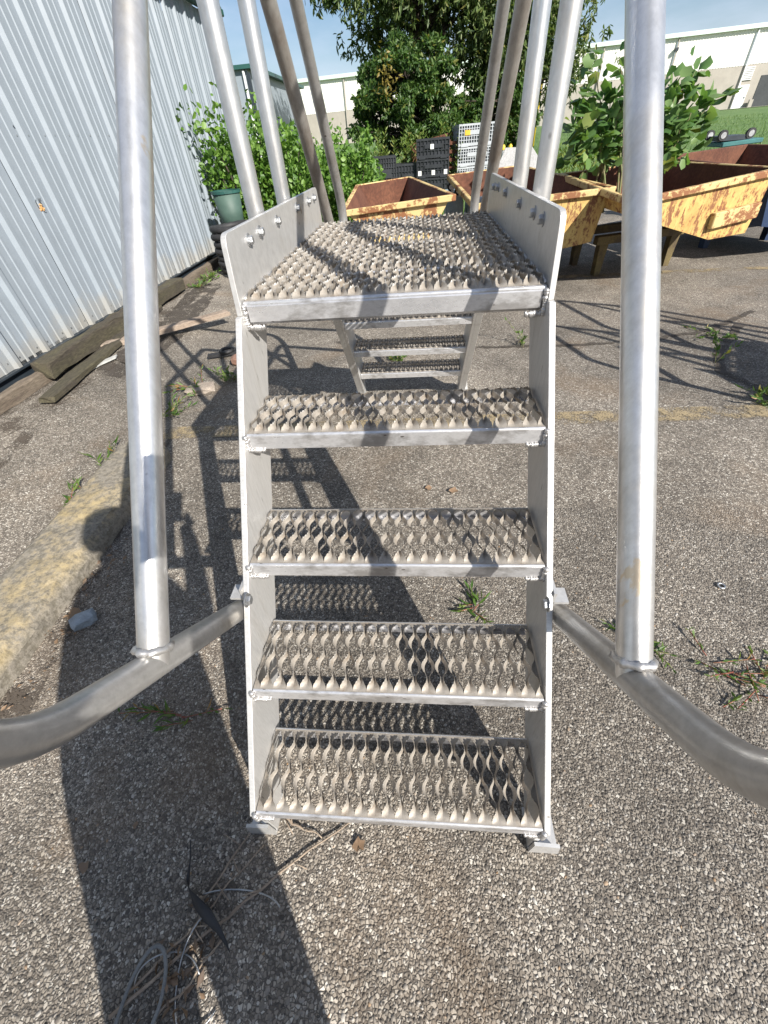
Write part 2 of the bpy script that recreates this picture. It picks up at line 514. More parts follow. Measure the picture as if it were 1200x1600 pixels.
def kerb_mat():
    m, nt, N, L, b = new_mat('kerb_concrete_worn_yellow')
    v = coords(N, L, 'object')
    n1 = noise(N, L, v, 5, 7, 0.7); n2 = noise(N, L, v, 45, 6, 0.75); n3 = noise(N, L, v, 130, 3, 0.7)
    conc = mixc(N, L, n3, (0.15, 0.13, 0.105), (0.34, 0.31, 0.26))
    conc = mixc(N, L, ramp(N, L, n2, [(0.42, 0.6), (0.55, 0.0)]), conc, (0.085, 0.075, 0.05))
    g = N.new('ShaderNodeSeparateXYZ'); L.new(v, g.inputs[0])
    a = N.new('ShaderNodeMath'); a.operation = 'MULTIPLY_ADD'; a.inputs[1].default_value = 0.6
    L.new(n2, a.inputs[0]); L.new(n1, a.inputs[2])
    f = ramp(N, L, a.outputs[0], [(0.77, 0.0), (0.99, 0.60)])
    f = mixc(N, L, 1.0, f, ramp(N, L, g.outputs['Z'], [(0.05, 0.0), (0.085, 1.0)]), 'MULTIPLY')
    c = mixc(N, L, f, conc, mixc(N, L, n3, (0.36, 0.26, 0.10), (0.54, 0.42, 0.20)))
    L.new(c, b.inputs['Base Color']); b.inputs['Roughness'].default_value = 0.92
    bump(N, L, b, n2, 0.7, 0.008)
    return m
M['kerb'] = kerb_mat()

def asphalt_mat():
    m, nt, N, L, b = new_mat('exposed_aggregate_asphalt')
    v = coords(N, L, 'world')
    # slight warp so that the stones are not round cells
    wn_ = N.new('ShaderNodeTexNoise'); wn_.inputs['Scale'].default_value = 60; L.new(v, wn_.inputs['Vector'])
    wv = N.new('ShaderNodeVectorMath'); wv.operation = 'MULTIPLY_ADD'; wv.inputs[1].default_value = (0.006, 0.006, 0)
    L.new(wn_.outputs['Color'], wv.inputs[0]); L.new(v, wv.inputs[2])
    vo = N.new('ShaderNodeTexVoronoi'); vo.inputs['Scale'].default_value = 132; L.new(wv.outputs[0], vo.inputs['Vector'])
    vd = N.new('ShaderNodeTexVoronoi'); vd.feature = 'DISTANCE_TO_EDGE'; vd.inputs['Scale'].default_value = 132
    L.new(wv.outputs[0], vd.inputs['Vector'])
    sc = N.new('ShaderNodeSeparateColor'); L.new(vo.outputs['Color'], sc.inputs[0])
    stone = ramp(N, L, sc.outputs[0], [(0.0, (0.10, 0.085, 0.070)), (0.3, (0.205, 0.176, 0.143)), (0.65, (0.305, 0.267, 0.22)),
                                        (0.9, (0.43, 0.39, 0.33)), (1.0, (0.58, 0.545, 0.48))])
    edge = ramp(N, L, vd.outputs['Distance'], [(0.03, 0.0), (0.16, 1.0)])
    c = mixc(N, L, edge, (0.092, 0.080, 0.067), stone)
    big = noise(N, L, v, 0.55, 6, 0.6); mid = noise(N, L, v, 3.4, 6, 0.65); brown = noise(N, L, v, 1.3, 6, 0.6, 0.5)
    c = mixc(N, L, 1.0, c, ramp(N, L, big, [(0.34, 0.68), (0.58, 1.12)]), 'MULTIPLY')
    c = mixc(N, L, 1.0, c, ramp(N, L, mid, [(0.32, 0.70), (0.58, 1.04)]), 'MULTIPLY')
    c = mixc(N, L, ramp(N, L, brown, [(0.54, 0.0), (0.74, 0.50)]), c, (0.19, 0.125, 0.07))
    # damp dark tar blotches
    tar = noise(N, L, v, 2.1, 7, 0.72, 0.3)
    c = mixc(N, L, ramp(N, L, tar, [(0.66, 0.0), (0.75, 0.5)]), c, (0.06, 0.055, 0.05))
    L.new(c, b.inputs['Base Color']); b.inputs['Roughness'].default_value = 0.85
    h = N.new('ShaderNodeMath'); h.operation = 'MULTIPLY_ADD'; h.inputs[1].default_value = 0.7
    L.new(sc.outputs[1], h.inputs[0]); L.new(edge, h.inputs[2])
    bump(N, L, b, h.outputs[0], 0.6, 0.0028)
    return m
M['asphalt'] = asphalt_mat()

def stone_mat():
    m, nt, N, L, b = new_mat('aggregate_stone')
    g = N.new('ShaderNodeNewGeometry')
    v = g.outputs['Position']
    r = ramp(N, L, g.outputs['Random Per Island'],
             [(0.0, (0.045, 0.040, 0.035)), (0.16, (0.105, 0.092, 0.078)), (0.42, (0.170, 0.150, 0.127)), (0.72, (0.235, 0.210, 0.180)),
              (0.90, (0.315, 0.288, 0.252)), (0.985, (0.45, 0.425, 0.385)), (1.0, (0.30, 0.19, 0.10))])
    big = noise(N, L, v, 0.55, 6, 0.6); mid = noise(N, L, v, 3.4, 6, 0.65); brown = noise(N, L, v, 1.3, 6, 0.6, 0.5)
    c = mixc(N, L, 1.0, r, ramp(N, L, big, [(0.34, 0.68), (0.58, 1.12)]), 'MULTIPLY')
    c = mixc(N, L, 1.0, c, ramp(N, L, mid, [(0.32, 0.70), (0.58, 1.04)]), 'MULTIPLY')
    c = mixc(N, L, ramp(N, L, brown, [(0.54, 0.0), (0.74, 0.50)]), c, (0.19, 0.125, 0.07))
    tar = noise(N, L, v, 5.5, 7, 0.75, 0.4)
    c = mixc(N, L, ramp(N, L, tar, [(0.68, 0.0), (0.74, 0.75)]), c, (0.028, 0.025, 0.023))
    f = noise(N, L, v, 420, 3, 0.6)
    c = mixc(N, L, 1.0, c, ramp(N, L, f, [(0.3, 0.78), (0.65, 1.05)]), 'MULTIPLY')
    L.new(c, b.inputs['Base Color']); b.inputs['Roughness'].default_value = 0.7
    return m
M['stone'] = stone_mat()

def worn_line(name, col, thr):
    m, nt, N, L, b = new_mat(name)
    v = coords(N, L, 'world')
    n1 = noise(N, L, v, 6, 6, 0.7); n2 = noise(N, L, v, 120, 4, 0.7)
    a = N.new('ShaderNodeMath'); a.operation = 'MULTIPLY_ADD'; a.inputs[1].default_value = 0.8
    L.new(n2, a.inputs[0]); L.new(n1, a.inputs[2])
    f = ramp(N, L, a.outputs[0], [(thr, 0.0), (thr + 0.12, 1.0)])
    L.new(mixc(N, L, n2, col, [x * 0.6 for x in col]), b.inputs['Base Color']); b.inputs['Roughness'].default_value = 0.85
    tr = N.new('ShaderNodeBsdfTransparent'); mx = N.new('ShaderNodeMixShader')
    L.new(f, mx.inputs[0]); L.new(tr.outputs[0], mx.inputs[1]); L.new(b.outputs[0], mx.inputs[2])
    L.new(mx.outputs[0], N['Material Output'].inputs['Surface'])
    return m
M['line'] = worn_line('worn_yellow_line', (0.36, 0.285, 0.17), 0.86)
M['stain'] = worn_line('brown_damp_stain', (0.10, 0.08, 0.062), 0.90)
M['dirt'] = worn_line('dark_dirt', (0.075, 0.062, 0.05), 0.80)

def leaf_mat(name, stops, trans=0.35, rough=0.5):
    m, nt, N, L, b = new_mat(name)
    g = N.new('ShaderNodeNewGeometry'); oi = N.new('ShaderNodeObjectInfo')
    a = N.new('ShaderNodeMath'); a.operation = 'ADD'; L.new(g.outputs['Random Per Island'], a.inputs[0]); L.new(oi.outputs['Random'], a.inputs[1])
    fr = N.new('ShaderNodeMath'); fr.operation = 'FRACT'; L.new(a.outputs[0], fr.inputs[0])
    c = ramp(N, L, fr.outputs[0], stops)
    L.new(c, b.inputs['Base Color']); b.inputs['Roughness'].default_value = rough
    t = N.new('ShaderNodeBsdfTranslucent'); L.new(mixc(N, L, 1.0, c, (1.25, 1.35, 0.6), 'MULTIPLY'), t.inputs['Color'])
    mx = N.new('ShaderNodeMixShader'); mx.inputs[0].default_value = trans
    L.new(b.outputs[0], mx.inputs[1]); L.new(t.outputs[0], mx.inputs[2])
    L.new(mx.outputs[0], N['Material Output'].inputs['Surface'])
    return m
M['leaf_willow'] = leaf_mat('willow_leaf', [(0, (0.04, 0.075, 0.02)), (0.5, (0.085, 0.135, 0.035)), (0.9, (0.15, 0.195, 0.06)), (1, (0.24, 0.23, 0.07))])
M['leaf_dark'] = leaf_mat('dark_leaf', [(0, (0.03, 0.07, 0.016)), (0.6, (0.06, 0.125, 0.026)), (0.93, (0.11, 0.18, 0.04)), (1, (0.20, 0.18, 0.04))])
M['leaf_gold'] = leaf_mat('yellowing_leaf', [(0, (0.20, 0.15, 0.03)), (1, (0.24, 0.20, 0.05))])
M['leaf_shrub'] = leaf_mat('shrub_leaf', [(0, (0.06, 0.14, 0.02)), (0.5, (0.11, 0.22, 0.035)), (1, (0.18, 0.30, 0.06))])
M['leaf_big'] = leaf_mat('broad_leaf', [(0, (0.06, 0.14, 0.04)), (0.5, (0.125, 0.225, 0.07)), (0.93, (0.20, 0.30, 0.11)), (1, (0.28, 0.30, 0.06))], 0.38, 0.42)
M['leaf_weed'] = leaf_mat('weed_leaf', [(0, (0.05, 0.11, 0.02)), (0.6, (0.09, 0.17, 0.03)), (0.9, (0.17, 0.22, 0.06)), (1, (0.32, 0.16, 0.06))])
M['stem_red'] = simple('red_weed_stem', (0.26, 0.07, 0.05), (0.20, 0.10, 0.05), 20, 0.6)
M['stem_green'] = simple('green_stem', (0.12, 0.16, 0.05), (0.17, 0.14, 0.07), 20, 0.7)
M['grass'] = leaf_mat('grass_blade', [(0, (0.06, 0.125, 0.02)), (0.6, (0.10, 0.185, 0.035)), (1, (0.19, 0.23, 0.08))], 0.3)
M['tallweed'] = leaf_mat('tall_weed_leaf', [(0, (0.09, 0.15, 0.025)), (0.7, (0.16, 0.23, 0.045)), (1, (0.26, 0.26, 0.08))])
M['lawn'] = simple('lawn', (0.075, 0.145, 0.03), (0.11, 0.185, 0.045), 0.25, 0.9, 0, 0.3, 0.05, space='world', fine=0.3)
M['gravel'] = simple('gravel_track', (0.40, 0.37, 0.33), (0.34, 0.31, 0.27), 2, 0.9, space='world')
M['deadleaf'] = leaf_mat('dead_leaf', [(0, (0.16, 0.10, 0.06)), (0.5, (0.24, 0.16, 0.10)), (1, (0.10, 0.07, 0.05))], 0.1)

# ================================================================ the setting: ground
GZ = -0.0965                                            # level of the asphalt at the stair
def sstep(t):
    t = np.clip(t, 0, 1); return t * t * (3 - 2 * t)
def gz(x, y):                                            # the lot rises a little towards the shed
    return GZ + 0.0965 * sstep((-1.8 - x) / 0.8)
def sheet(name, x0, x1, y0, y1, z, mat, nx=1, ny=1, zf=None):
    xs = np.linspace(x0, x1, nx + 1); ys = np.linspace(y0, y1, ny + 1)
    X, Y = np.meshgrid(xs, ys)
    Zv = np.full(X.shape, z) if zf is None else zf(X, Y)
    V = np.stack([X, Y, Zv], -1).reshape(-1, 3)
    i = np.arange(ny)[:, None] * (nx + 1) + np.arange(nx)[None, :]
    F = np.stack([i, i + 1, i + nx + 2, i + nx + 1], -1).reshape(-1, 4)
    return np_obj(name, V, F, mat, loc=((x0 + x1) / 2, (y0 + y1) / 2, 0))

tag(sheet('asphalt_lot', -40, 30, -30, 9.6, 0.0, M['asphalt'], 350, 4, lambda X, Y: gz(X, Y)), kind='structure')
def lawn_z(X, Y):
    D = np.hypot(X, Y)
    t = np.clip((Y - 9.4) / 70, 0, 1)
    return GZ - 0.006 + 0.92 * t * t * (3 - 2 * t)
tag(sheet('lawn_ground', -400, 400, 9.3, 600, 0, M['lawn'], 40, 80, lawn_z), kind='structure')

# painted lines and stains: sheets 4 mm apart
def strip_sheet(name, pts, w, z, mat, kind='structure', seed=0):
    rnd = random.Random(seed)
    V, F = [], []
    for i, p in enumerate(pts):
        a = Vector(pts[max(0, i - 1)]); b = Vector(pts[min(len(pts) - 1, i + 1)])
        t = (b - a).normalized(); nrm = Vector((-t.y, t.x))
        ww = w * (0.9 + 0.2 * rnd.random())
        g_ = 0.0 if abs(p[1]) > 20 else 1.0
        for e_ in (1, -1):
            qx, qy = p[0] + e_ * nrm.x * ww / 2, p[1] + e_ * nrm.y * ww / 2
            V.append((qx, qy, z + g_ * float(gz(qx, qy))))
    for i in range(len(pts) - 1): F.append((2 * i, 2 * i + 1, 2 * i + 3, 2 * i + 2))
    return tag(np_obj(name, V, F, mat, loc=(pts[0][0], pts[0][1], z)), kind=kind)
strip_sheet('painted_line', [(-1.57 + 0.108 * i, 1.904 + 0.0024 * i) for i in range(34)], 0.135, 0.0055, M['line'])
strip_sheet('painted_line', [(-1.7 + 0.27 * i, 5.12 - 0.013 * i) for i in range(34)], 0.12, 0.004, M['line'])

# exposed aggregate: every stone of the near asphalt, embedded to its shoulders
def aggregate():
    def scatter(x0, x1, y0, y1, sp, seed):
        r = np.random.default_rng(seed)
        nx, ny = int((x1 - x0) / sp), int((y1 - y0) / sp)
        X, Y = np.meshgrid(np.arange(nx), np.arange(ny))
        X = x0 + (X + 0.5 * (Y % 2) + r.uniform(-.40, .40, X.shape)) * sp
        Y = y0 + (Y + r.uniform(-.40, .40, Y.shape)) * sp
        return np.stack([X.ravel(), Y.ravel()], 1), r
    P1, r = scatter(-1.45, 1.45, -0.32, 1.20, 0.0080, 3)
    P2, r2 = scatter(-1.45, 1.45, -0.32, 1.20, 0.034, 4)
    P = np.concatenate([P1, P2])
    n = len(P)
    size = np.concatenate([r.uniform(0.0022, 0.0050, len(P1)), r.uniform(0.0050, 0.0076, len(P2))])
    k = 6
    ang = np.arange(k) / k * 2 * PI
    th = r.uniform(0, 2 * PI, n)
    el = r.uniform(0.42, 0.9, n)
    rad = size[:, None] * r.uniform(0.75, 1.15, (n, k))
    lx = rad * np.cos(ang); ly = rad * np.sin(ang) * el[:, None]
    cx = lx * np.cos(th)[:, None] - ly * np.sin(th)[:, None]
    cy = lx * np.sin(th)[:, None] + ly * np.cos(th)[:, None]
    h = r.uniform(0.0004, 0.0006, n) + 0.05 * size
    tx, ty = r.normal(0, 0.02, n), r.normal(0, 0.02, n)
    def ring(s, zz):
        x = cx * s; y = cy * s
        z = zz[:, None] + (tx[:, None] * x + ty[:, None] * y)
        return np.stack([P[:, 0:1] + x, P[:, 1:2] + y, z], -1)
    top = ring(0.86, h); low = ring(1.0, np.full(n, 0.0004)); low[..., 2] = -0.001 + 0 * low[..., 2]
    V = np.concatenate([top, low], 1).reshape(-1, 3)
    base = np.arange(n)[:, None] * (2 * k)
    j = np.arange(k); j2 = (j + 1) % k
    q1 = np.stack([base + j + k, base + j2 + k, base + j2, base + j], -1).reshape(-1, 4)
    b1 = base[:, 0]
    t1 = np.stack([b1, b1 + 1, b1 + 2, b1 + 3], 1); t2 = np.stack([b1, b1 + 3, b1 + 4, b1 + 5], 1)
    F = np.concatenate([t1, t2, q1])
    V[:, 2] += GZ
    o = np_obj('aggregate_stones', V, F, M['stone'], loc=(0, 0, GZ))
    return tag(o, kind='stuff')
aggregate()

# ================================================================ metal shed on the left
WD = Vector((-0.012, 1.0, 0)).normalized()              # along the wall
WN = Vector((1.0, 0.012, 0)).normalized()               # out of the wall
def WP(y, out, z):                                       # wall point
    return Vector((-2.80 - 0.012 * (y - 2.5), y, 0)) + WN * out + Vector((0, 0, z))
shed = empty('metal_shed', (-2.8, 2.5, 0), 'white ribbed metal shed wall with a dark green eave along the asphalt', 'building')
RIB = 0.3045
Y0 = 2.497 - 21 * RIB
ZB, ZT = 0.125, 2.60
def panel_profile():
    pr = []
    for k in range(3):
        o = k * RIB
        pr += [(o - 0.034, 0), (o - 0.016, 0.030), (o + 0.016, 0.030), (o + 0.034, 0)]
        for q in (0.112, 0.193):
            pr += [(o + q - 0.013, 0), (o + q - 0.007, 0.0065), (o + q + 0.007, 0.0065), (o + q + 0.013, 0)]
    pr.append((3 * RIB - 0.036, 0))
    return pr
def siding_panel(ystart, first):
    pr = panel_profile()
    mb = MB()
    vs, fs = [], []
    for (a, h) in pr:
        for z in (ZB, ZT): vs.append(WP(ystart + a, h - 0.03 + (0.0030 if first else 0), z))
    for i in range(len(pr) - 1): fs.append((2 * i, 2 * i + 2, 2 * i + 3, 2 * i + 1))
    mb.add(vs, fs)
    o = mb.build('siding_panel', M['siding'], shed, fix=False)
    s = o.modifiers.new('solid', 'SOLIDIFY'); s.thickness = 0.0012; s.offset = -1
    return o
ys = Y0; i = 0
while ys < 8.2:
    siding_panel(ys, i % 2 == 0)
    ys += 3 * RIB; i += 1
YE = ys - 0.03
# rows of small screws above the sill
mb = MB()
for k in range(int((YE - Y0) / RIB)):
    for q in (0.060, 0.245):
        for z in (ZB + 0.05, 1.35):
            y = Y0 + k * RIB + q
            if 1.5 < y < 8.4: mb.box(WP(y, -0.027, z), (0.006, 0.009, 0.009))
sc_ = mb.build('panel_screw', M['bolt'], shed); sc_['kind'] = 'stuff'
mb = MB(); mb.box(WP((Y0 + YE) / 2, -0.055, 0.0225), (0.05, YE - Y0, 0.245), Matrix.Rotation(0.012, 3, 'Z')); mb.build('base_sill', M['dark_trim'], shed)
mb = MB(); mb.box(WP((Y0 + YE) / 2, -0.02, 0.117), (0.05, YE - Y0, 0.012), Matrix.Rotation(0.012, 3, 'Z')); mb.build('base_flashing', M['dark_trim'], shed)
mb = MB(); mb.box(WP(YE + 0.035, -0.02, (ZT + 0.1) / 2), (0.075, 0.075, ZT - 0.06), Matrix.Rotation(0.012, 3, 'Z')); mb.build('corner_trim', M['dark_trim'], shed)
mb = MB()
mb.box(WP((Y0 + YE) / 2, 0.045, ZT + 0.045), (0.15, YE - Y0 + 0.16, 0.075), Matrix.Rotation(0.012, 3, 'Z'), 0.01)
mb.build('eave_trim', M['green_trim'], shed)
mb = MB()
for k in range(int((YE - Y0) / RIB) + 1):
    y = Y0 + k * RIB
    mb.box(WP(y, -0.005, ZT + 0.10), (0.24, 0.045, 0.035), Matrix.Rotation(0.012, 3, 'Z'))
o_ = mb.build('roof_rib', M['green_trim'], shed); o_['kind'] = 'stuff'
mb = MB()
a, b_ = WP(Y0, 0.10, ZT + 0.083), WP(YE + 0.07, 0.10, ZT + 0.083)
c_, d_ = b_ + Vector((-9, 0, 1.5)), a + Vector((-9, 0, 1.5))
mb.add([a, b_, c_, d_, a + Vector((0, 0, .02)), b_ + Vector((0, 0, .02)), c_ + Vector((0, 0, .02)), d_ + Vector((0, 0, .02))],
       [(3, 2, 1, 0), (4, 5, 6, 7), (0, 1, 5, 4), (1, 2, 6, 5), (2, 3, 7, 6), (3, 0, 4, 7)])
mb.build('roof', M['green_trim'], shed)
mb = MB()
e0 = WP(YE, -0.03, 0)
mb.prism([(e0.x - 8.9, 0), (e0.x, 0), (e0.x, ZT), (e0.x - 8.9, ZT + 1.45)], 'y', YE - 0.02, YE + 0.0)
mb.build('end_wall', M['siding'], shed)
# torn hole with insulation showing
hp = WP(3.526, -0.028, 0.958)
mb = MB()
nn = 9
ring = [hp + WD * (0.036 * math.cos(t) * (0.8 + 0.35 * random.random())) + Vector((0, 0, 0.040 * math.sin(t) * (0.8 + 0.35 * random.random()))) for t in [2 * PI * k / nn for k in range(nn)]]
mb.add([q + WN * 0.0012 for q in ring] + [q - WN * 0.004 for q in ring], [tuple(range(nn)), tuple(range(nn, 2 * nn))[::-1]] + [(k, (k + 1) % nn, nn + (k + 1) % nn, nn + k) for k in range(nn)])
hole = mb.build('torn_hole', M['void'], shed)
mb = MB()
for k in range(14):
    mb.box(hp + WN * random.uniform(0.002, 0.012) + WD * random.uniform(-0.018, 0.018) + Vector((0, 0, random.uniform(-0.034, 0.004))), (0.012, 0.016, 0.012),
           Matrix.Rotation(random.uniform(0, 3), 3, 'X') @ Matrix.Rotation(random.uniform(0, 3), 3, 'Z'), 0.003)
mb.build('insulation_tuft', M['insul'], hole)
for (t0, t1, o1) in ((0.5, 1.5, 0.02), (1.7, 2.7, 0.016), (4.9, 5.6, 0.012)):
    p0 = hp + WD * 0.038 * math.cos(t0) + Vector((0, 0, 0.043 * math.sin(t0))); p1 = hp + WD * 0.038 * math.cos(t1) + Vector((0, 0, 0.043 * math.sin(t1)))
    tip = hp + WD * 0.045 * math.cos((t0 + t1) / 2) + Vector((0, 0, 0.05 * math.sin((t0 + t1) / 2))) + WN * o1
    mb = MB().add([p0 + WN * 0.002, p1 + WN * 0.002, tip, (p0 + p1) / 2 + WN * 0.006], [(0, 1, 2), (0, 2, 3), (1, 3, 2), (0, 3, 1)])
    mb.build('bent_metal_flap', M['siding'], hole)
for (y, z, r_) in ((3.67, 1.395, 0.012), (4.515, 1.395, 0.009), (3.905, 0.933, 0.012)):
    mb = MB().box(WP(y, -0.028, z), (0.006, r_, r_ * 1.6), Matrix.Rotation(0.5, 3, 'X'), 0.002)
    mb.build('dent', M['dark_trim'], shed)

# second building behind the shed
b2 = empty('green_trimmed_building', (-8, 24, 0), 'metal building with thin green roof edge showing beyond the shed corner', 'building')
mb = MB(); mb.box((-8.55, 23, 1.55), (6.1, 8, 3.1)); mb.build('wall', M['siding'], b2)
mb = MB(); mb.box((-8.5, 23, 3.14), (6.4, 8.3, 0.10)); mb.build('roof', M['green_trim'], b2)
mb = MB(); mb.box((-5.47, 18.97, 1.5), (0.09, 0.09, 3.0)); mb.build('corner_trim', M['dark_trim'], b2)
mb = MB(); mb.tube([(-5.62, 18.93, 0), (-5.62, 18.93, 3.05)], 0.04, 8); mb.build('downspout', M['whitepaint'], b2)

# ================================================================ warehouse far away
PD = Vector((44.66, 83.6, 0)); WU = Vector((0.9934, -0.115, 0)).normalized(); WO = Vector((-0.115, -0.9934, 0)).normalized()
wh = empty('warehouse', (PD.x, PD.y, 0.8), 'long low warehouse with white ribbed cladding above a concrete base', 'building')
def FP(a, out, z): return PD + WU * a + WO * out + Vector((0, 0, z))
def fbox(mb, a0, a1, o0, o1, z0, z1):
    vs = [FP(a, o, z) for a in (a0, a1) for o in (o0, o1) for z in (z0, z1)]
    return mb.add(vs, [(0, 1, 3, 2), (4, 6, 7, 5), (0, 4, 5, 1), (2, 3, 7, 6), (0, 2, 6, 4), (1, 5, 7, 3)])
BAY = 9.3
for k in range(-9, 4):
    a0 = -0.55 + k * BAY
    zb = 5.05 + 0.006 * a0
    mb = MB(); vs, fs = [], []
    nr = 27
    for j in range(nr):
        for (q, h) in ((0, 0), (0.32, 0), (0.42, 0.03), (0.62, 0.03), (0.72, 0)):
            a = a0 + 0.01 + (j + q) * (BAY - 0.02) / nr
            for z in (zb, 8.25): vs.append(FP(a, 0.02 + h, z))
    for j in range(len(vs) // 2 - 1): fs.append((2 * j, 2 * j + 2, 2 * j + 3, 2 * j + 1))
    mb.add(vs, fs); o_ = mb.build('cladding_panel', M['clad'], wh, fix=False)
    s_ = o_.modifiers.new('solid', 'SOLIDIFY'); s_.thickness = 0.02; s_.offset = -1
    mb = MB(); fbox(mb, a0 + 0.03, a0 + BAY - 0.03, -0.3, 0.0, 0.3, zb); mb.build('concrete_panel', M['concrete'], wh)
    if k > -9:
        mb = MB(); fbox(mb, a0 - 0.07, a0 + 0.07, 0.12, 0.26, 0.7, 8.2); mb.build('downspout', M['whitepaint'] if k == 0 else M['concrete'], wh)
mb = MB(); fbox(mb, -0.55 - 9 * BAY, -0.55 + 4 * BAY, -0.31, 0.45, 8.26, 8.66); mb.build('eave_gutter', M['mint'], wh)
mb = MB()
e = [FP(-0.55 - 9 * BAY, 0.40, 8.67), FP(-0.55 + 4 * BAY, 0.40, 8.67), FP(-0.55 + 4 * BAY, -40, 11.0), FP(-0.55 - 9 * BAY, -40, 11.0)]
mb.add(e + [q - Vector((0, 0, .05)) for q in e], [(0, 1, 2, 3), (7, 6, 5, 4), (0, 4, 5, 1), (1, 5, 6, 2), (2, 6, 7, 3), (3, 7, 4, 0)])
mb.build('roof', M['whitepaint'], wh)
mb = MB(); fbox(mb, -0.38, 0.80, 0.0, 0.08, 0.78, 3.12); dr = mb.build('door', M['whitepaint'], wh)
mb = MB(); fbox(mb, 0.62, 0.70, 0.08, 0.16, 1.8, 1.95); mb.build('handle', M['dark_trim'], dr)
lv = None
mb = MB(); fbox(mb, -0.45, 0.70, 0.0, 0.06, 3.52, 4.88); lv = mb.build('louver', M['concrete'], wh)
for k in range(8):
    mb = MB(); fbox(mb, -0.42, 0.67, 0.06, 0.14, 3.58 + k * 0.165, 3.68 + k * 0.165); mb.build('slat', M['whitepaint'], lv)
mb = MB(); fbox(mb, 1.85, 6.4, 0.002, 0.05, 0.86, 3.9); mb.build('loading_opening', M['void'], wh)
mb = MB(); fbox(mb, 1.3, 1.75, 0.3, 0.7, 0.8, 1.6); mb.build('meter_box', M['concrete'], wh)
mb = MB(); fbox(mb, -10.1, -9.75, 0.1, 0.6, 7.0, 7.35); mb.build('wall_lamp', M['dark_trim'], wh)
strip_sheet('gravel_track', [(PD + WU * a + WO * (7 - 0.04 * a)).to_2d() for a in range(-10, 40, 4)], 5.0, 0.86, M['gravel'])

# ================================================================ crossover stair
RISE, RUN, DEP, Z0, NOSE = 0.2065287, 0.1756462, 0.17625, 0.11, 0.0
PL, HW = 0.9661, 0.305
YM = 4 * RUN + PL / 2                                    # 1.1856
ZP = Z0 + 4 * RISE
SL = RISE / RUN

def grip_mesh(name, W, rows, rowlen, edge, nose_h, back_h, zscale=1.0, ncol=21):
    """serrated grip-strut plank: diamond openings with raised serrated rims between strands; x centred, y from 0 to back"""
    p = W / ncol
    depth = edge * 2 + rows * rowlen
    V, F = [], []
    hmax, gmax = p * 0.38, p * 0.265
    per = 18
    T = np.linspace(0, rows, rows * per + 1)
    def strand(j, sgn):
        xj = -W / 2 + p * (j + 0.5)
        n0 = len(V)
        for i, t in enumerate(T):
            c = -math.cos(2 * PI * t)
            c = math.copysign(abs(c) ** 0.8, c)
            h = hmax * (0.5 + 0.5 * c)
            end = t < 0.5 or t > rows - 0.5
            g = 0.0 if end else gmax * (0.5 - 0.5 * c)
            if (j == 0 and sgn < 0) or (j == ncol - 1 and sgn > 0): g = 0.0
            up = 0.93 + 0.07 * (0.5 + 0.5 * c)
            e = min(t, rows - t) / 0.30
            if e < 1: up *= e * e * (3 - 2 * e)
            tooth = 0.0012 if i % 2 else -0.0018
            zi = 0.0112 * up * zscale + (tooth if e > 0.4 else 0)
            xi = sgn * h + xj
            xo = sgn * (p / 2 - g) + xj
            y = edge + t * rowlen
            zo = -0.0005
            V.append((xi, y, zi)); V.append((xi + (xo - xi) * 0.38, y, zo + (zi - zo) * 0.40))
            V.append((xi + (xo - xi) * 0.72, y, zo + (zi - zo) * 0.10)); V.append((xo, y, zo))
        for i in range(len(T) - 1):
            for q in range(3):
                a = n0 + i * 4 + q; b = a + 1; c2 = b + 4; d2 = a + 4
                F.append((a, b, c2, d2) if sgn > 0 else (d2, c2, b, a))
    for j in range(ncol):
        strand(j, -1); strand(j, 1)
    n = len(V)
    # flat edges, rolled nosings
    zo = -0.0005
    def lip(yin, yout, hgt, sg):
        n = len(V); pts = [(yin, zo)]
        R = 0.005
        for k in range(5):
            a = PI / 2 * k / 4
            pts.append((yout + sg * R * (1 - math.sin(a)), zo - R * (1 - math.cos(a))))
        pts.append((yout, zo - hgt)); pts.append((yout + sg * 0.012, zo - hgt))
        for (y, z) in pts:
            V.append((-W / 2, y, z)); V.append((W / 2, y, z))
        for k in range(len(pts) - 1):
            a = n + 2 * k
            F.append((a, a + 1, a + 3, a + 2) if sg < 0 else (a + 2, a + 3, a + 1, a))
        return n
    return V, F, depth, lip

def grip_object(name, W, rows, rowlen, edge, fh, bh, zs=1.0):
    V, F, depth, lip = grip_mesh(name, W, rows, rowlen, edge, fh, bh, zs)
    nf = len(F)
    lip(edge, 0.0, fh, 1)
    lip(depth - edge, depth, bh, -1)
    me = bpy.data.meshes.new(name)
    me.from_pydata(V, [], F)
    me.materials.append(M['grip']); me.materials.append(M['nosing'])
    mi = [0] * nf
    for k in range(nf, len(F)):
        q = (k - nf) % 7
        mi.append(0 if q == 0 else 1)
    me.polygons.foreach_set('material_index', mi)
    me.polygons.foreach_set('use_smooth', [i < nf or (i - nf) % 7 in (1, 2, 3) for i in range(len(F))])
    me.update()
    return me, depth

ladder = empty('crossover_stair', (0, YM, GZ), 'silver aluminium crossover stair with serrated treads and pipe handrails', 'stair', 'crossover stairs')
TW = 2 * HW - 0.006
tread_me, tdep = grip_object('tread', TW, 3, (DEP - 0.014) / 3, 0.007, 0.034, 0.030)

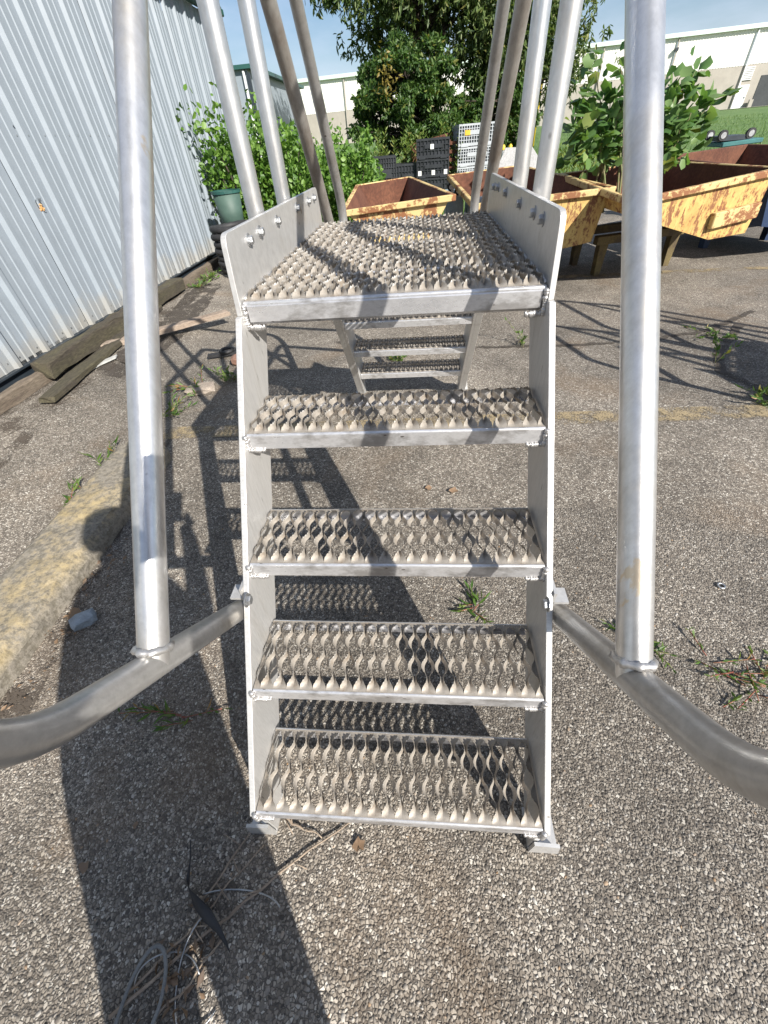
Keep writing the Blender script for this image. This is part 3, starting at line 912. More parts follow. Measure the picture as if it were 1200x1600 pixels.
def weld_bead_mesh():
    mb = MB()
    def blob(c, r, ax):
        vs, fs = [], []
        nu, nv = 7, 5
        for i in range(nv + 1):
            ph = PI * i / nv
            for k in range(nu):
                a = 2 * PI * k / nu
                v = Vector((math.sin(ph) * math.cos(a), math.sin(ph) * math.sin(a), math.cos(ph)))
                v = Vector([v[q] * r * (0.62 if q == ax else 1.0) for q in range(3)])
                vs.append(Vector(c) + v)
        for i in range(nv):
            for k in range(nu):
                k2 = (k + 1) % nu
                fs.append((i * nu + k, i * nu + k2, (i + 1) * nu + k2, (i + 1) * nu + k))
        mb.add(vs, fs)
    rnd = random.Random(3)
    for k in range(11):
        blob((0.002 + rnd.uniform(-.0008, .0008), 0.001, -0.004 - k * 0.0034), 0.0064 * rnd.uniform(.85, 1.18), 2)
    for k in range(10):
        blob((-0.004 - k * 0.0031, 0.003, -0.038 + rnd.uniform(-.001, .001)), 0.0050 * rnd.uniform(.75, 1.25), 0)
    return mb
wb = weld_bead_mesh().build('weld_bead', M['weld'], None, loc=(0, 0, 0), smooth=True)
weld_me = wb.data
bpy.data.objects.remove(wb)

def put_welds(tr, w):
    for s in (-1, 1):
        link('weld_bead', weld_me, tr, (s * (w / 2 + 0.001), -0.004, 0), scale=(s, 1, 1))
for k in range(4):
    t = link('tread', tread_me, ladder, (0, k * RUN - YM, Z0 + k * RISE - GZ))
    put_welds(t, TW)
    t = link('tread', tread_me, ladder, (0, YM - k * RUN, Z0 + k * RISE - GZ), (0, 0, PI))
    put_welds(t, TW)
# small damage marks on two nosings
PYB = (4 * RUN, 0.896, 1.214, 4 * RUN + PL)
for k, rows in enumerate((3, 5, 7)):
    y0, y1 = PYB[k], PYB[k + 1] - 0.003
    me, dd = grip_object('platform_plank', TW, rows, (y1 - y0 - 0.014) / rows, 0.007, 0.012, 0.012, 1.15)
    link('platform_plank', me, ladder, (0, y0 - YM, ZP - 0.001 - GZ))
def at_ladder(mb, name, mats, **kw): return mb.build(name, mats, ladder, **kw)
# platform frame: front and rear nosing channels, side channels below the planks
for s in (-1, 1):
    yy = YM + s * (PL / 2 + 0.002)
    mb = MB(); mb.box((0, yy - s * 0.011, ZP - 0.025), (TW, 0.022, 0.042), None, 0.006)
    fr = at_ladder(mb, 'platform_nosing', M['nosing'], auto=30)
    for q in (-1, 1):
        link('weld_bead', weld_me, fr, (q * (TW / 2 - 0.001), (yy - YM) + s * 0.003, ZP - 0.004 - GZ), (0, 0, 0 if s < 0 else PI), (q if s < 0 else -q, 1, 1.25))
    mb = MB(); mb.box((s * (HW - 0.02), YM, ZP - 0.035), (0.034, PL - 0.06, 0.030)); at_ladder(mb, 'platform_side_beam', M['plate'])
for k in (1, 2):
    mb = MB(); mb.box((0, PYB[k], ZP - 0.034), (TW - 0.08, 0.03, 0.035)); at_ladder(mb, 'platform_cross_beam', M['plate'])
# stringers (channel with outward flange at the rear edge) and feet
def stringer(sx, far):
    def yy(y): return 2 * YM - y if far else y
    zt = ZP - 0.0245
    f0, b0 = -0.004, DEP + 0.002
    poly = [(f0, Z0 - 0.012), (f0 + (zt - Z0) / SL, zt), (b0 + (zt - Z0) / SL, zt), (b0 - (Z0 - GZ) / SL + 0.045, GZ), (0.004, GZ), (0.004, Z0 - 0.045)]
    poly = [(yy(a), b) for a, b in poly]
    mb = MB()
    x0, x1 = sx * (HW + 0.000), sx * (HW + 0.0125)
    mb.prism(poly, 'x', x0, x1)
    # rear flange
    q = [(b0 - (Z0 - GZ) / SL + 0.045, GZ + 0.001), (b0 + (zt - Z0) / SL - 0.001, zt - 0.001)]
    mb.prism([(yy(q[0][0]), q[0][1]), (yy(q[1][0]), q[1][1]), (yy(q[1][0] - 0.008), q[1][1]), (yy(q[0][0] - 0.008), q[0][1])], 'x', x1 + sx * 0.0002, x1 + sx * 0.03)
    o = at_ladder(mb, 'stringer', M['stringer'], bevel=0.0015)
    mb = MB()
    sgn = -1 if far else 1
    xa, xb = sx * (HW + 0.001), sx * (HW + 0.068)
    pl = [(xa, GZ), (xb, GZ), (sx * (HW + 0.058), GZ + 0.075), (xa, GZ + 0.085)]
    mb.prism(pl, 'y', yy(-0.006), yy(0.001))
    mb.box((sx * (HW + 0.034), yy(0.040), GZ + 0.004), (0.068, 0.08, 0.008))
    mb.build('foot', M['plate'], o)
    # handrail clip bolt
    mb = MB()
    hexbolt(mb, Vector((sx * (HW - 0.0), yy(0.296), 0.475)), Vector((-sx, 0, 0)), 0.0105)
    mb.build('bolt', M['bolt'], o)
    return o
def hexbolt(mb, c, n, r):
    n = n.normalized(); up = Vector((0, 0, 1)); u = n.cross(up).normalized(); w = n.cross(u)
    vs, fs = [], []
    def ring(rr, h, k, ph=0.0):
        st = len(vs)
        for i in range(k):
            a = 2 * PI * i / k + ph
            vs.append(c + n * h + (u * math.cos(a) + w * math.sin(a)) * rr)
        return st
    a = ring(r * 1.45, 0.0003, 12); b = ring(r * 1.45, 0.002, 12)
    fs.append(tuple(range(b, b + 12)))
    for i in range(12): fs.append((a + i, a + (i + 1) % 12, b + (i + 1) % 12, b + i))
    d = ring(r, 0.0022, 6, 0.3); e = ring(r, 0.0085, 6, 0.3); f = ring(r * 0.82, 0.0105, 6, 0.3)
    for i in range(6):
        j = (i + 1) % 6
        fs.append((d + i, d + j, e + j, e + i)); fs.append((e + i, e + j, f + j, f + i))
    fs.append(tuple(range(f, f + 6)))
    mb.add(vs, fs)
for sx in (-1, 1):
    for far in (False, True): stringer(sx, far)
# kick plates with bolts
def rounded(poly, idx, r, n=5):
    out = []
    for i, p in enumerate(poly):
        if i not in idx: out.append(p); continue
        a = Vector(poly[i - 1]); b = Vector(p); c = Vector(poly[(i + 1) % len(poly)])
        d1 = (a - b).normalized(); d2 = (c - b).normalized()
        p0, p2 = b + d1 * r, b + d2 * r
        for k in range(n + 1):
            t = k / n
            q = p0 * (1 - t) ** 2 + b * 2 * t * (1 - t) + p2 * t * t
            out.append((q.x, q.y))
    return out
KZ = ZP + 0.114
BY = {-1: (0.835, 0.920, 1.076, 1.310, 1.477, 1.570), 1: (0.829, 0.913, 1.076, 1.293, 1.445, 1.530)}
for s in (-1, 1):
    poly = rounded([(0.690, ZP - 0.024), (0.692, ZP - 0.01), (0.713, KZ), (1.648, KZ), (2 * YM - 0.692, ZP - 0.01), (2 * YM - 0.690, ZP - 0.024)], (2, 3), 0.022)
    mb = MB(); mb.prism(poly, 'x', s * (HW + 0.0005), s * (HW + 0.0115))
    kp = at_ladder(mb, 'kick_plate', M['plate'], bevel=0.001)
    for y in BY[s]:
        mb = MB(); hexbolt(mb, Vector((s * (HW + 0.0005), y, 1.0235 + random.uniform(-.003, .003))), Vector((-s, 0, 0)), 0.0088); mb.build('bolt', M['bolt'], kp)
    # weld along plank edge
    mb = MB(); mb.tube([(s * (HW - 0.0015), 0.72 + 0.02 * k, ZP + 0.0005 + 0.0012 * ((k * 7) % 3 - 1)) for k in range(46)], 0.0042, 6)
    mb.build('weld_seam', M['weld'], kp, smooth=True)

# handrails
def fillet(pts, rs, n=8):
    pts = [Vector(p) for p in pts]; out = [pts[0]]
    for i in range(1, len(pts) - 1):
        a, b, c = pts[i - 1], pts[i], pts[i + 1]
        d1 = (a - b).normalized(); d2 = (c - b).normalized()
        ang = d1.angle(d2); r = rs[i - 1]
        t = r / math.tan(ang / 2)
        t = min(t, 0.48 * (a - b).length, 0.48 * (c - b).length); rr = t * math.tan(ang / 2)
        cen = b + (d1 + d2).normalized() * (rr / math.sin(ang / 2))
        p0, p2 = b + d1 * t, b + d2 * t
        u = p0 - cen; v = p2 - cen; tot = u.angle(v)
        for k in range(n + 1):
            f = k / n
            out.append(cen + (u * math.sin((1 - f) * tot) + v * math.sin(f * tot)) / math.sin(tot))
    out.append(pts[-1])
    return out
RX, RP = 0.345, 0.0222
NY, NZ = -0.762, 0.648
def nrm_pt(t): return (0.304 + NY * t, 0.421 + NZ * t)
MIRR = lambda p: (2 * YM - p[0], p[1])
def weld_ring(mb, c, ax, r):
    ax = Vector(ax).normalized(); up = Vector((1, 0, 0)) if abs(ax.x) < .8 else Vector((0, 0, 1))
    u = ax.cross(up).normalized(); w = ax.cross(u)
    pts = [Vector(c) + (u * math.cos(a) + w * math.sin(a)) * (r - 0.0005 + 0.0012 * math.sin(9 * a)) for a in [2 * PI * k / 36 for k in range(37)]]
    mb.tube(pts, 0.0048, 6, radii=[0.0062 + 0.0020 * math.sin(2.3 * k) * math.cos(1.1 * k) for k in range(37)])
for s in (-1, 1):
    x = s * RX
    ZT_, ZM_ = 1.99, 1.485
    base = nrm_pt(0.62)
    top0 = (base[0] + (ZT_ - base[1]) / SL, ZT_)
    pts = [nrm_pt(-0.045), base, top0, MIRR(top0), MIRR(base), MIRR(nrm_pt(-0.045))]
    path = fillet([(x, a, b) for a, b in pts], [0.20, 0.14, 0.14, 0.20], 12)
    # denser along the straights is not needed
    mb = MB(); mb.tube(path, RP, 22, caps=False)
    # open ends: inner wall
    for e, d in ((path[0], path[1]), (path[-1], path[-2])):
        t = (d - e).normalized(); mb.tube([e, e + t * 0.06], RP * 0.84, 22, caps=False)
    rail = at_ladder(mb, 'top_rail', M['pipe_dull'], smooth=True)
    mbase = nrm_pt(0.279 - 0.0)
    mtop = (mbase[0] + (ZM_ - mbase[1]) / SL, ZM_)
    yb1, yb2 = mtop, MIRR(mtop)
    for far in (False, True):
        f = MIRR if far else (lambda p: p)
        mend = (mtop[0] + 0.25, ZM_)
        mp = fillet([(x, *f(mbase)), (x, *f(mtop)), (x, *f((YM, ZM_)))], [0.07], 10)
        mb = MB(); mb.tube(mp, RP, 22, caps=False)
        at_ladder(mb, 'mid_rail', M['pipe_old'] if far else M['pipe'], smooth=True)
        mb = MB(); d_ = Vector(mp[1]) - Vector(mp[0]); d_.normalize()
        weld_ring(mb, Vector(mp[0]) + d_ * (RP + 0.004), d_, RP + 0.001)
        mb.build('weld_ring', M['weld'], rail, smooth=True)
        # clip that holds the pipe against the stringer
        c0 = f((0.330, 0.452))
        mb = MB(); mb.box((s * (HW + 0.016), c0[0], c0[1] + 0.012), (0.006, 0.036, 0.046)); mb.box((s * (HW + 0.030), c0[0], c0[1] + 0.004), (0.034, 0.036, 0.006))
        mb.build('clip', M['plate'], rail)
    for y in (1.045, 1.327):
        mb = MB(); mb.tube([(x, y, ZP - 0.07), (x, y, ZT_ - 0.004)], 0.0212, 20, caps=True)
        at_ladder(mb, 'post', M['pipe'], auto=40)
        mb = MB(); weld_ring(mb, (x, y, ZM_ - RP - .003), (0, 0, 1), 0.0205)
        mb.build('weld_ring', M['weld'], rail, smooth=True)

# a second stair of the same kind stands to the right, out of the picture; its shadow lies across the asphalt
other = copy_tree(ladder)
other.location = (3.50, 1.35, GZ)
other.rotation_euler = (0, 0, math.radians(-117.8))
other['label'] = 'second crossover stair beyond the frame edge, throwing its handrail shadows over the asphalt'

# ================================================================ tipping hoppers
def hopper(name, label, FL, FR, BR, BL, prof, mats, legs=True, rest=None, lip=0.045, leg_mat=None):
    """rim corners in space; prof: three lower points on the front face as (fraction along front, z)"""
    FL, FR, BR, BL = [Vector(p) for p in (FL, FR, BR, BL)]
    base = Vector(((FL.x + FR.x + BR.x + BL.x) / 4, (FL.y + FR.y + BR.y + BL.y) / 4, GZ))
    root = empty(name, base, label, 'hopper', 'tipping hoppers')
    def low(A, B, fr, z):
        p = A.lerp(B, fr); return Vector((p.x, p.y, z))
    f = [low(FL, FR, a, z) for a, z in prof]; bk = [low(BL, BR, a, z + (BL.z - FL.z) * 0.4) for a, z in prof]
    cen = Vector((base.x, base.y, FL.z * 0.6))
    mi, mo = mats[1], mats[0]
    T = 0.008
    def plate(nm, pts, mat_in, mat_out):
        pts = [Vector(p) for p in pts]
        n = (pts[1] - pts[0]).cross(pts[2] - pts[0]).normalized()
        if n.dot(cen - pts[0]) < 0: n = -n
        mb = MB(); k = len(pts)
        mb.mat(1).add(pts, [tuple(range(k))])
        mb.mat(0).add([p + n * T for p in pts], [tuple(range(k))])
        q = MB()
        both = pts + [p + n * T for p in pts]
        mb.mat(1).add(both, [(i, (i + 1) % k, k + (i + 1) % k, k + i) for i in range(k)])
        return mb.build(nm, [mat_in, mat_out], root)
    nl = len(f)
    plate('side_plate', [FL] + f + [FR], mi, mo)
    plate('side_plate', [BL] + bk + [BR], mi, mo)
    plate('end_slope', [FL, f[0], bk[0], BL], mi, mo)
    for i in range(nl - 1): plate('floor_plate', [f[i], f[i + 1], bk[i + 1], bk[i]], mi, mo)
    plate('end_slope', [f[-1], FR, BR, bk[-1]], mi, mo)
    for a, b in ((FL, FR), (FR, BR), (BR, BL), (BL, FL)):
        d = (b - a).normalized(); out = d.cross(Vector((0, 0, 1))).normalized()
        if out.dot(cen - a) > 0: out = -out
        mb = MB(); m_ = (a + b) / 2 + out * (lip * 0.4) - Vector((0, 0, 0.018))
        rot = Matrix((d, out, d.cross(out))).transposed()
        mb.box(m_, ((b - a).length + lip, lip, 0.052), rot, 0.006); mb.build('rim', M['hopper_pale'] if mo == M['hopper'] else (M['rust'] if mo == M['bluesteel'] else mo), root)
    if legs:
        lm = leg_mat or M['hopper_leg']
        lo, hi = f[0], f[-1]
        d = (FR - FL); d.z = 0; d.normalize(); dep = (BL - FL); dep.z = 0; L_ = dep.length; dep.normalize()
        for q in (0.55, 0.92):
            c0 = f[0] + (f[-1] - f[0]) * 0.12 + dep * L_ * q; c1 = f[-1] - (f[-1] - f[0]) * 0.04 + dep * L_ * q
            zz = prof[1][1] - 0.055
            mid = (c0 + c1) / 2; rot = Matrix((d, dep, Vector((0, 0, 1)))).transposed()
            mb = MB(); mb.box((mid.x, mid.y, zz), ((c1 - c0).length, 0.09, 0.075), rot, 0.004); mb.build('base_beam', lm, root)
            for e in (0.08, 0.92):
                c = c0.lerp(c1, e)
                mb = MB()
                mb.prism([(-0.032, GZ), (0.032, GZ), (0.05, zz - 0.037), (-0.05, zz - 0.037)], 'y', -0.04, 0.04)
                vs = [rot @ Vector(v) + Vector((c.x, c.y, 0)) for v in mb.v]; mb.v = [tuple(v) for v in vs]
                mb.build('leg', lm, root)
    return root
h1 = hopper('tipping_hopper', 'cream hopper with clean rusty inside directly behind the platform', (-0.655, 4.65, 0.665), (0.363, 4.65, 0.723), (-0.073, 6.46, 0.77), (-0.64, 5.85, 0.77),
            [(0.42, 0.24), (0.70, 0.24)], (M['hopper_pale'], M['rust']))
h2 = hopper('tipping_hopper', 'orange rust streaked hopper between the two right handrail pipes', (0.604, 4.65, 0.641), (1.804, 4.65, 0.69), (1.27, 6.37, 0.798), (0.444, 6.25, 0.77),
            [(0.45, 0.26), (0.74, 0.235), (0.945, 0.276)], (M['hopper'], M['rust']))
h3 = hopper('tipping_hopper', 'largest yellow hopper with a leafy plant growing inside', (1.827, 4.123, 0.65), (3.071, 4.487, 0.75), (2.811, 6.153, 0.75), (1.587, 5.516, 0.75),
            [(0.05, 0.52), (0.68, 0.285), (0.97, 0.30)], (M['hopper'], M['rust']))
# fork pocket on the side of the big hopper
FLv, FRv = Vector((1.827, 4.123, 0)), Vector((3.071, 4.487, 0)); dv = (FRv - FLv).normalized(); nv = Vector((dv.y, -dv.x, 0))
rt = Matrix((dv, nv, Vector((0, 0, 1)))).transposed()
for (a0, a1, zc, hh) in ((0.62, 0.96, 0.455, 0.115),):
    c = FLv.lerp(FRv, (a0 + a1) / 2) + nv * 0.03
    mb = MB(); mb.box((c.x, c.y, zc), ((FRv - FLv).length * (a1 - a0), 0.055, hh), rt @ Matrix.Rotation(-0.10, 3, 'Y'), 0.006)
    mb.build('fork_pocket', M['hopper_pale'], h3)
h4 = hopper('tipping_hopper', 'dark blue hopper with rusty inside at the far right', (3.38, 5.0, 0.70), (4.85, 5.4, 0.74), (4.35, 7.25, 0.77), (3.0, 6.5, 0.76),
            [(0.10, 0.24), (0.55, 0.16), (0.9, 0.2)], (M['bluesteel'], M['rust']), leg_mat=M['bluesteel'])

# ================================================================ collapsible bulk containers
def crate(name, label, c, w, d, h, rz, mat, nx, nz, placards=2, tagm=None, group='folded bulk containers'):
    root = empty(name, c, label, 'container', group)
    R = Matrix.Rotation(rz, 3, 'Z'); c = Vector(c)
    def bx(mb, p, s): mb.box(c + R @ Vector(p), s, R)
    mb = MB()
    bx(mb, (0, 0.0, h / 2), (w - 0.05, d - 0.05, h - 0.04))
    mb.build('core', M['blackplastic'] if mat == M['blackplastic'] else M['dark_trim'], root)
    mb = MB()
    bx(mb, (0, 0, 0.045), (w, d, 0.06)); bx(mb, (0, 0, h - 0.02), (w, d, 0.04))
    mb.build('rim_frame', mat, root)
    mb = MB()
    for i in range(nx + 1):
        x = -w / 2 + 0.012 + (w - 0.024) * i / nx
        for yy in (-d / 2 + 0.008, d / 2 - 0.008): bx(mb, (x, yy, h / 2), (0.018, 0.018, h - 0.02))
    for i in range(int(nx * d / w) + 1):
        y = -d / 2 + 0.012 + (d - 0.024) * i / int(nx * d / w)
        for xx in (-w / 2 + 0.008, w / 2 - 0.008): bx(mb, (xx, y, h / 2), (0.018, 0.018, h - 0.02))
    for j in range(1, nz):
        z = 0.06 + (h - 0.08) * j / nz
        for yy in (-d / 2 + 0.006, d / 2 - 0.006): bx(mb, (0, yy, z), (w - 0.01, 0.012, 0.014))
        for xx in (-w / 2 + 0.006, w / 2 - 0.006): bx(mb, (xx, 0, z), (0.012, d - 0.01, 0.014))
    o = mb.build('lattice_wall', mat, root)
    for s in (-1, 1):
        mb = MB(); bx(mb, (s * w * 0.33, -d / 2 - 0.002, 0.02), (w * 0.2, 0.03, 0.04)); mb.build('foot', mat, root)
    for k in range(placards):
        u = (-0.40, 0.02, 0.40)[k % 3] * w if placards > 1 else -0.02
        mb = MB(); bx(mb, (u, -d / 2 - 0.008, h * (0.60 if placards == 1 else 0.28)), (0.085, 0.008, 0.095)); mb.build('placard', M['label'], root)
    mb = MB(); bx(mb, (0.04 * w, -d / 2 - 0.004, h * 0.62), (w * 0.56, 0.012, h * 0.20)); mb.build('door_flap', mat, root)
    if tagm:
        mb = MB(); bx(mb, (-w * 0.26, -d / 2 - 0.014, h * 0.62), (0.14, 0.008, 0.10)); mb.build('tag', tagm, root)
    return root
yaw = 0.0
zc = GZ + 0.01
for (h_, lab, pl) in ((0.40, 'bottom container of the black stack behind the cream hopper', 0), (0.37, 'middle container of the black stack with three white placards', 3), (0.39, 'top container of the black stack with one white placard', 1)):
    crate('bulk_container', lab, (0.44, 13.9, zc), 0.82, 0.95, h_ - 0.005, -0.05, M['blackplastic'], 9, 3, pl); zc += h_
zc = 0.10
for (h_, lab, tg) in ((0.33, 'lowest light grey lattice container beside the black stack', None), (0.40, 'middle light grey lattice container beside the black stack', None), (0.45, 'top light grey lattice container carrying a yellow tag', M['yellowtag'])):
    crate('bulk_container', lab, (1.52, 14.9, zc), 0.95, 1.0, h_ - 0.005, 0.12, M['greyplastic'], 14, 5, 0, tg); zc += h_
mb = MB(); mb.box((1.52, 14.9, 0.0), (0.9, 0.95, 0.19)); tag(mb.build('wooden_skid', M['timber']), 'dark wooden skid under the light grey containers', 'skid')
crate('bulk_container', 'low black lattice container half hidden by the leafy shrub', (-0.95, 13.9, GZ), 0.8, 0.8, 0.90, 0.1, M['blackplastic'], 12, 8, 0)
crate('bulk_container', 'short black container between shrub and black stack', (-0.22, 13.95, GZ), 0.66, 0.8, 0.72, 0.0, M['blackplastic'], 8, 5, 0)
# rusty rack behind the stacks
rk = empty('rusty_rack', (0.8, 15.2, 0), 'tilted rusty steel plate and rack rails between the container stacks', 'rack')
mb = MB(); mb.box((0.95, 15.15, 0.20), (0.4, 0.05, 0.60)); mb.box((0.62, 15.15, 0.78), (1.5, 0.05, 0.62), Matrix.Rotation(-0.16, 3, 'Y')); mb.build('plate', M['rust'], rk)
for k in range(5):
    mb = MB(); mb.box((1.0, 14.55, 0.25 + 0.17 * k), (0.34, 0.06, 0.07)); mb.build('rail', M['rust'], rk)
for xx in (0.9, 1.1):
    mb = MB(); mb.box((xx, 14.6, 0.45), (0.05, 0.05, 1.1)); mb.build('upright', M['rust'], rk)

# ================================================================ machine with casters, grey board, bollards, upturned cart
mc = empty('trolley', (0.56, 6.3, 0), 'blue grey trolley with casters wedged between two hoppers', 'trolley')
mb = MB(); mb.prism([(0.40, 0.30), (0.62, 0.30), (0.62, 0.50), (0.58, 0.60), (0.40, 0.60)], 'y', 6.25, 6.75); mb.build('body', M['machine'], mc, bevel=0.008)
mb = MB(); mb.box((0.80, 6.45, 0.22), (0.26, 0.4, 0.64), None, 0.02); mb.build('side_box', M['machine'], mc)
for (x, z) in ((0.455, 0.66), (0.545, 0.615)):
    mb = MB(); mb.tube([(x, 6.24, z), (x, 6.30, z)], 0.045, 16); w_ = mb.build('caster_wheel', M['rubber'], mc, auto=40)
    mb = MB(); mb.tube([(x, 6.232, z), (x, 6.308, z)], 0.024, 12); mb.build('hub', M['bolt'], w_, auto=40)
    mb = MB(); mb.box((x + 0.02, 6.27, z - 0.03), (0.03, 0.09, 0.05)); mb.build('fork', M['bolt'], mc)
for xx in (0.42, 0.60):
    mb = MB(); mb.box((xx, 6.5, 0.10), (0.05, 0.3, 0.40)); mb.build('leg', M['machine'], mc)

gp = empty('grey_board', (1.7, 9.0, 0), 'light grey board leaning among junk behind the hoppers', 'board')
mb = MB(); mb.prism([(1.375, 0.60), (1.505, 0.90), (1.94, 0.885), (2.11, 0.70), (2.09, 0.555), (1.4, 0.42)], 'y', 9.0, 9.05); mb.build('panel', M['panelgrey'], gp)
mb = MB(); mb.box((1.75, 9.12, 0.25), (0.5, 0.05, 0.7)); mb.build('brace', M['timber'], gp)
for (x, y) in ((1.93, 12.0), (2.09, 12.05)):
    b_ = empty('bollard', (x, y, 0), 'short yellow capped post left of its twin' if x < 2 else 'short yellow capped post right of its twin', 'post', 'yellow capped posts')
    mb = MB(); mb.tube([(x, y, GZ - 0.02), (x, y, 0.78)], 0.03, 10); mb.build('post_tube', M['panelgrey'], b_, auto=40)
    mb = MB(); mb.tube([(x, y, 0.78), (x, y, 0.84), (x, y, 0.87)], 0.036, 10, radii=[0.04, 0.04, 0.015]); mb.build('cap', M['yellowpole'], b_, auto=40)
ct = empty('upturned_cart', (4.5, 8.0, 0), 'upturned teal cart with its caster wheels in the air', 'cart')
mb = MB(); mb.box((4.56, 8.0, 0.775), (0.52, 0.5, 0.05), Matrix.Rotation(-0.04, 3, 'Y'), 0.008); mb.build('deck', M['teal'], ct)
mb = MB(); mb.box((4.5, 8.0, 0.28), (0.6, 0.4, 0.74)); mb.build('bin_body', M['dark_trim'], ct)
mb = MB(); mb.box((4.46, 8.0, 0.83), (0.34, 0.36, 0.05)); mb.build('chassis', M['dark_trim'], ct)
for x in (4.30, 4.66):
    for y in (7.83, 8.18) if x < 4.5 else (7.83,):
        mb = MB(); mb.tube([(x, y - 0.02, 0.865), (x, y + 0.02, 0.865)], 0.058, 18); w_ = mb.build('caster_wheel', M['rubber'], ct, auto=40)
        mb = MB(); mb.tube([(x, y - 0.025, 0.865), (x, y + 0.025, 0.865)], 0.035, 14); mb.build('hub', M['bolt'], w_, auto=40)

# ================================================================ along the shed wall
def beam(name, label, cat, a, b, w, h, mat, seed=0, rough=0.008, seg=14, group=None, zrot=0):
    rnd = random.Random(seed)
    a, b = Vector(a), Vector(b); d = (b - a).normalized(); s = d.cross(Vector((0, 0, 1))).normalized(); u = s.cross(d)
    vs, fs = [], []
    prof = [(-1, -1), (-1, 0.2), (-0.8, 1), (0, 1.04), (0.82, 1), (1, 0.75), (1, -1)]
    k = len(prof)
    for i in range(seg + 1):
        p = a.lerp(b, i / seg)
        for (x, z) in prof:
            e = 1.0 if 0 < i < seg else 0.93
            vs.append(p + s * (x * w / 2 * e + rnd.uniform(-rough, rough)) + u * (z * h / 2 * e + rnd.uniform(-rough, rough)) + d * (rnd.uniform(-1, 1) * (0.02 if i in (0, seg) else 0)))
    for i in range(seg):
        for j in range(k):
            j2 = (j + 1) % k
            fs.append((i * k + j, i * k + j2, (i + 1) * k + j2, (i + 1) * k + j))
    fs.append(tuple(range(k))); fs.append(tuple(seg * k + j for j in range(k))[::-1])
    mb = MB().add(vs, fs)
    o = mb.build(name, mat)
    return tag(o, label, cat, group)
beam('railway_tie', 'weathered mossy timber lying against the shed wall sill', 'timber', (-2.66, 2.50, 0.095), (-2.715, 4.9, 0.085), 0.13, 0.115, M['moss_timber'], 1, 0.009, 18)
beam('sill_board', 'dark low board continuing along the shed sill towards the green tub', 'board', (-2.735, 4.95, 0.045), (-2.80, 8.2, 0.045), 0.07, 0.09, M['timber'], 8, 0.004, 16)
beam('flat_plank', 'flat mossy plank lying under the heavy wall timber', 'plank', (-2.44, 2.18, 0.026), (-2.66, 4.2, 0.026), 0.12, 0.036, M['moss_timber'], 2, 0.004, 16)
beam('grey_beam', 'half buried grey beam under the shed sill', 'timber', (-2.70, 1.2, 0.045), (-2.70, 2.72, 0.045), 0.07, 0.08, M['timber'], 6, 0.005, 12)
beam('loose_plank', 'loose reddish grey plank pointing away from the shed wall', 'plank', (-2.98 + 0.3, 3.10, 0.022), (-1.80, 3.90, 0.022), 0.10, 0.042, M['plank'], 3, 0.002, 10)
mb = MB()
pp = [(-2.508, 2.652), (-2.455, 2.702), (-2.438, 2.786), (-2.386, 2.917), (-2.409, 2.976), (-2.455, 2.886), (-2.478, 2.891), (-2.49, 2.803), (-2.532, 2.72)]
zq = gz(pp[0][0], pp[0][1]); mb.prism(pp, 'z', zq + 0.004, zq + 0.014); tag(mb.build('paper_scrap', M['paper']), 'crumpled white scrap on the asphalt beside the wall plank', 'scrap')
for k, (x, y, s_) in enumerate(((-2.28, 2.55, .03), (-2.7, 4.05, .03))):
    pass
# green tub and black hose coil by the wall
tub = empty('plastic_tub', (-2.4, 6.25, 0.33), 'green translucent plastic tub with dark rim by the shed wall', 'tub')
def lathe(prof, c, n=24):
    mb = MB(); vs, fs = [], []
    for (r, z) in prof:
        for k in range(n):
            a = 2 * PI * k / n
            vs.append((c[0] + r * math.cos(a), c[1] + r * math.sin(a), c[2] + z))
    for i in range(len(prof) - 1):
        for k in range(n):
            k2 = (k + 1) % n
            fs.append((i * n + k, i * n + k2, (i + 1) * n + k2, (i + 1) * n + k))
    return mb.add(vs, fs)
lathe([(0.0, 0.33), (0.125, 0.33), (0.175, 0.79), (0.168, 0.79), (0.12, 0.335), (0.0, 0.335)], (-2.40, 6.25, 0)).build('body', M['tub'], tub, smooth=True)
lathe([(0.172, 0.775), (0.186, 0.775), (0.186, 0.805), (0.170, 0.805), (0.172, 0.775)], (-2.40, 6.25, 0)).build('rim', M['green_trim'], tub)
mb = MB(); mb.box((-2.42, 6.28, 0.165), (0.42, 0.42, 0.33)); tag(mb.build('wooden_block', M['timber']), 'dark block supporting the green tub', 'block')
coil = empty('hose_coil', (-2.3, 5.75, 0), 'coil of black ribbed hose lying beside the green tub', 'hose')
for k in range(-1, 7):
    mb = MB(); pts = []
    rr = 0.26 + 0.012 * (k % 2)
    for i in range(41):
        a = 2 * PI * i / 40
        pts.append((-2.22 + rr * math.cos(a), 5.76 + rr * math.sin(a), 0.04 + 0.072 * k + 0.01 * math.sin(a * 2 + k)))
    mb.tube(pts, 0.038, 10, caps=False, radii=[0.036 + 0.003 * (i % 2) for i in range(41)]); mb.build('loop', M['rubber'], coil, smooth=True)

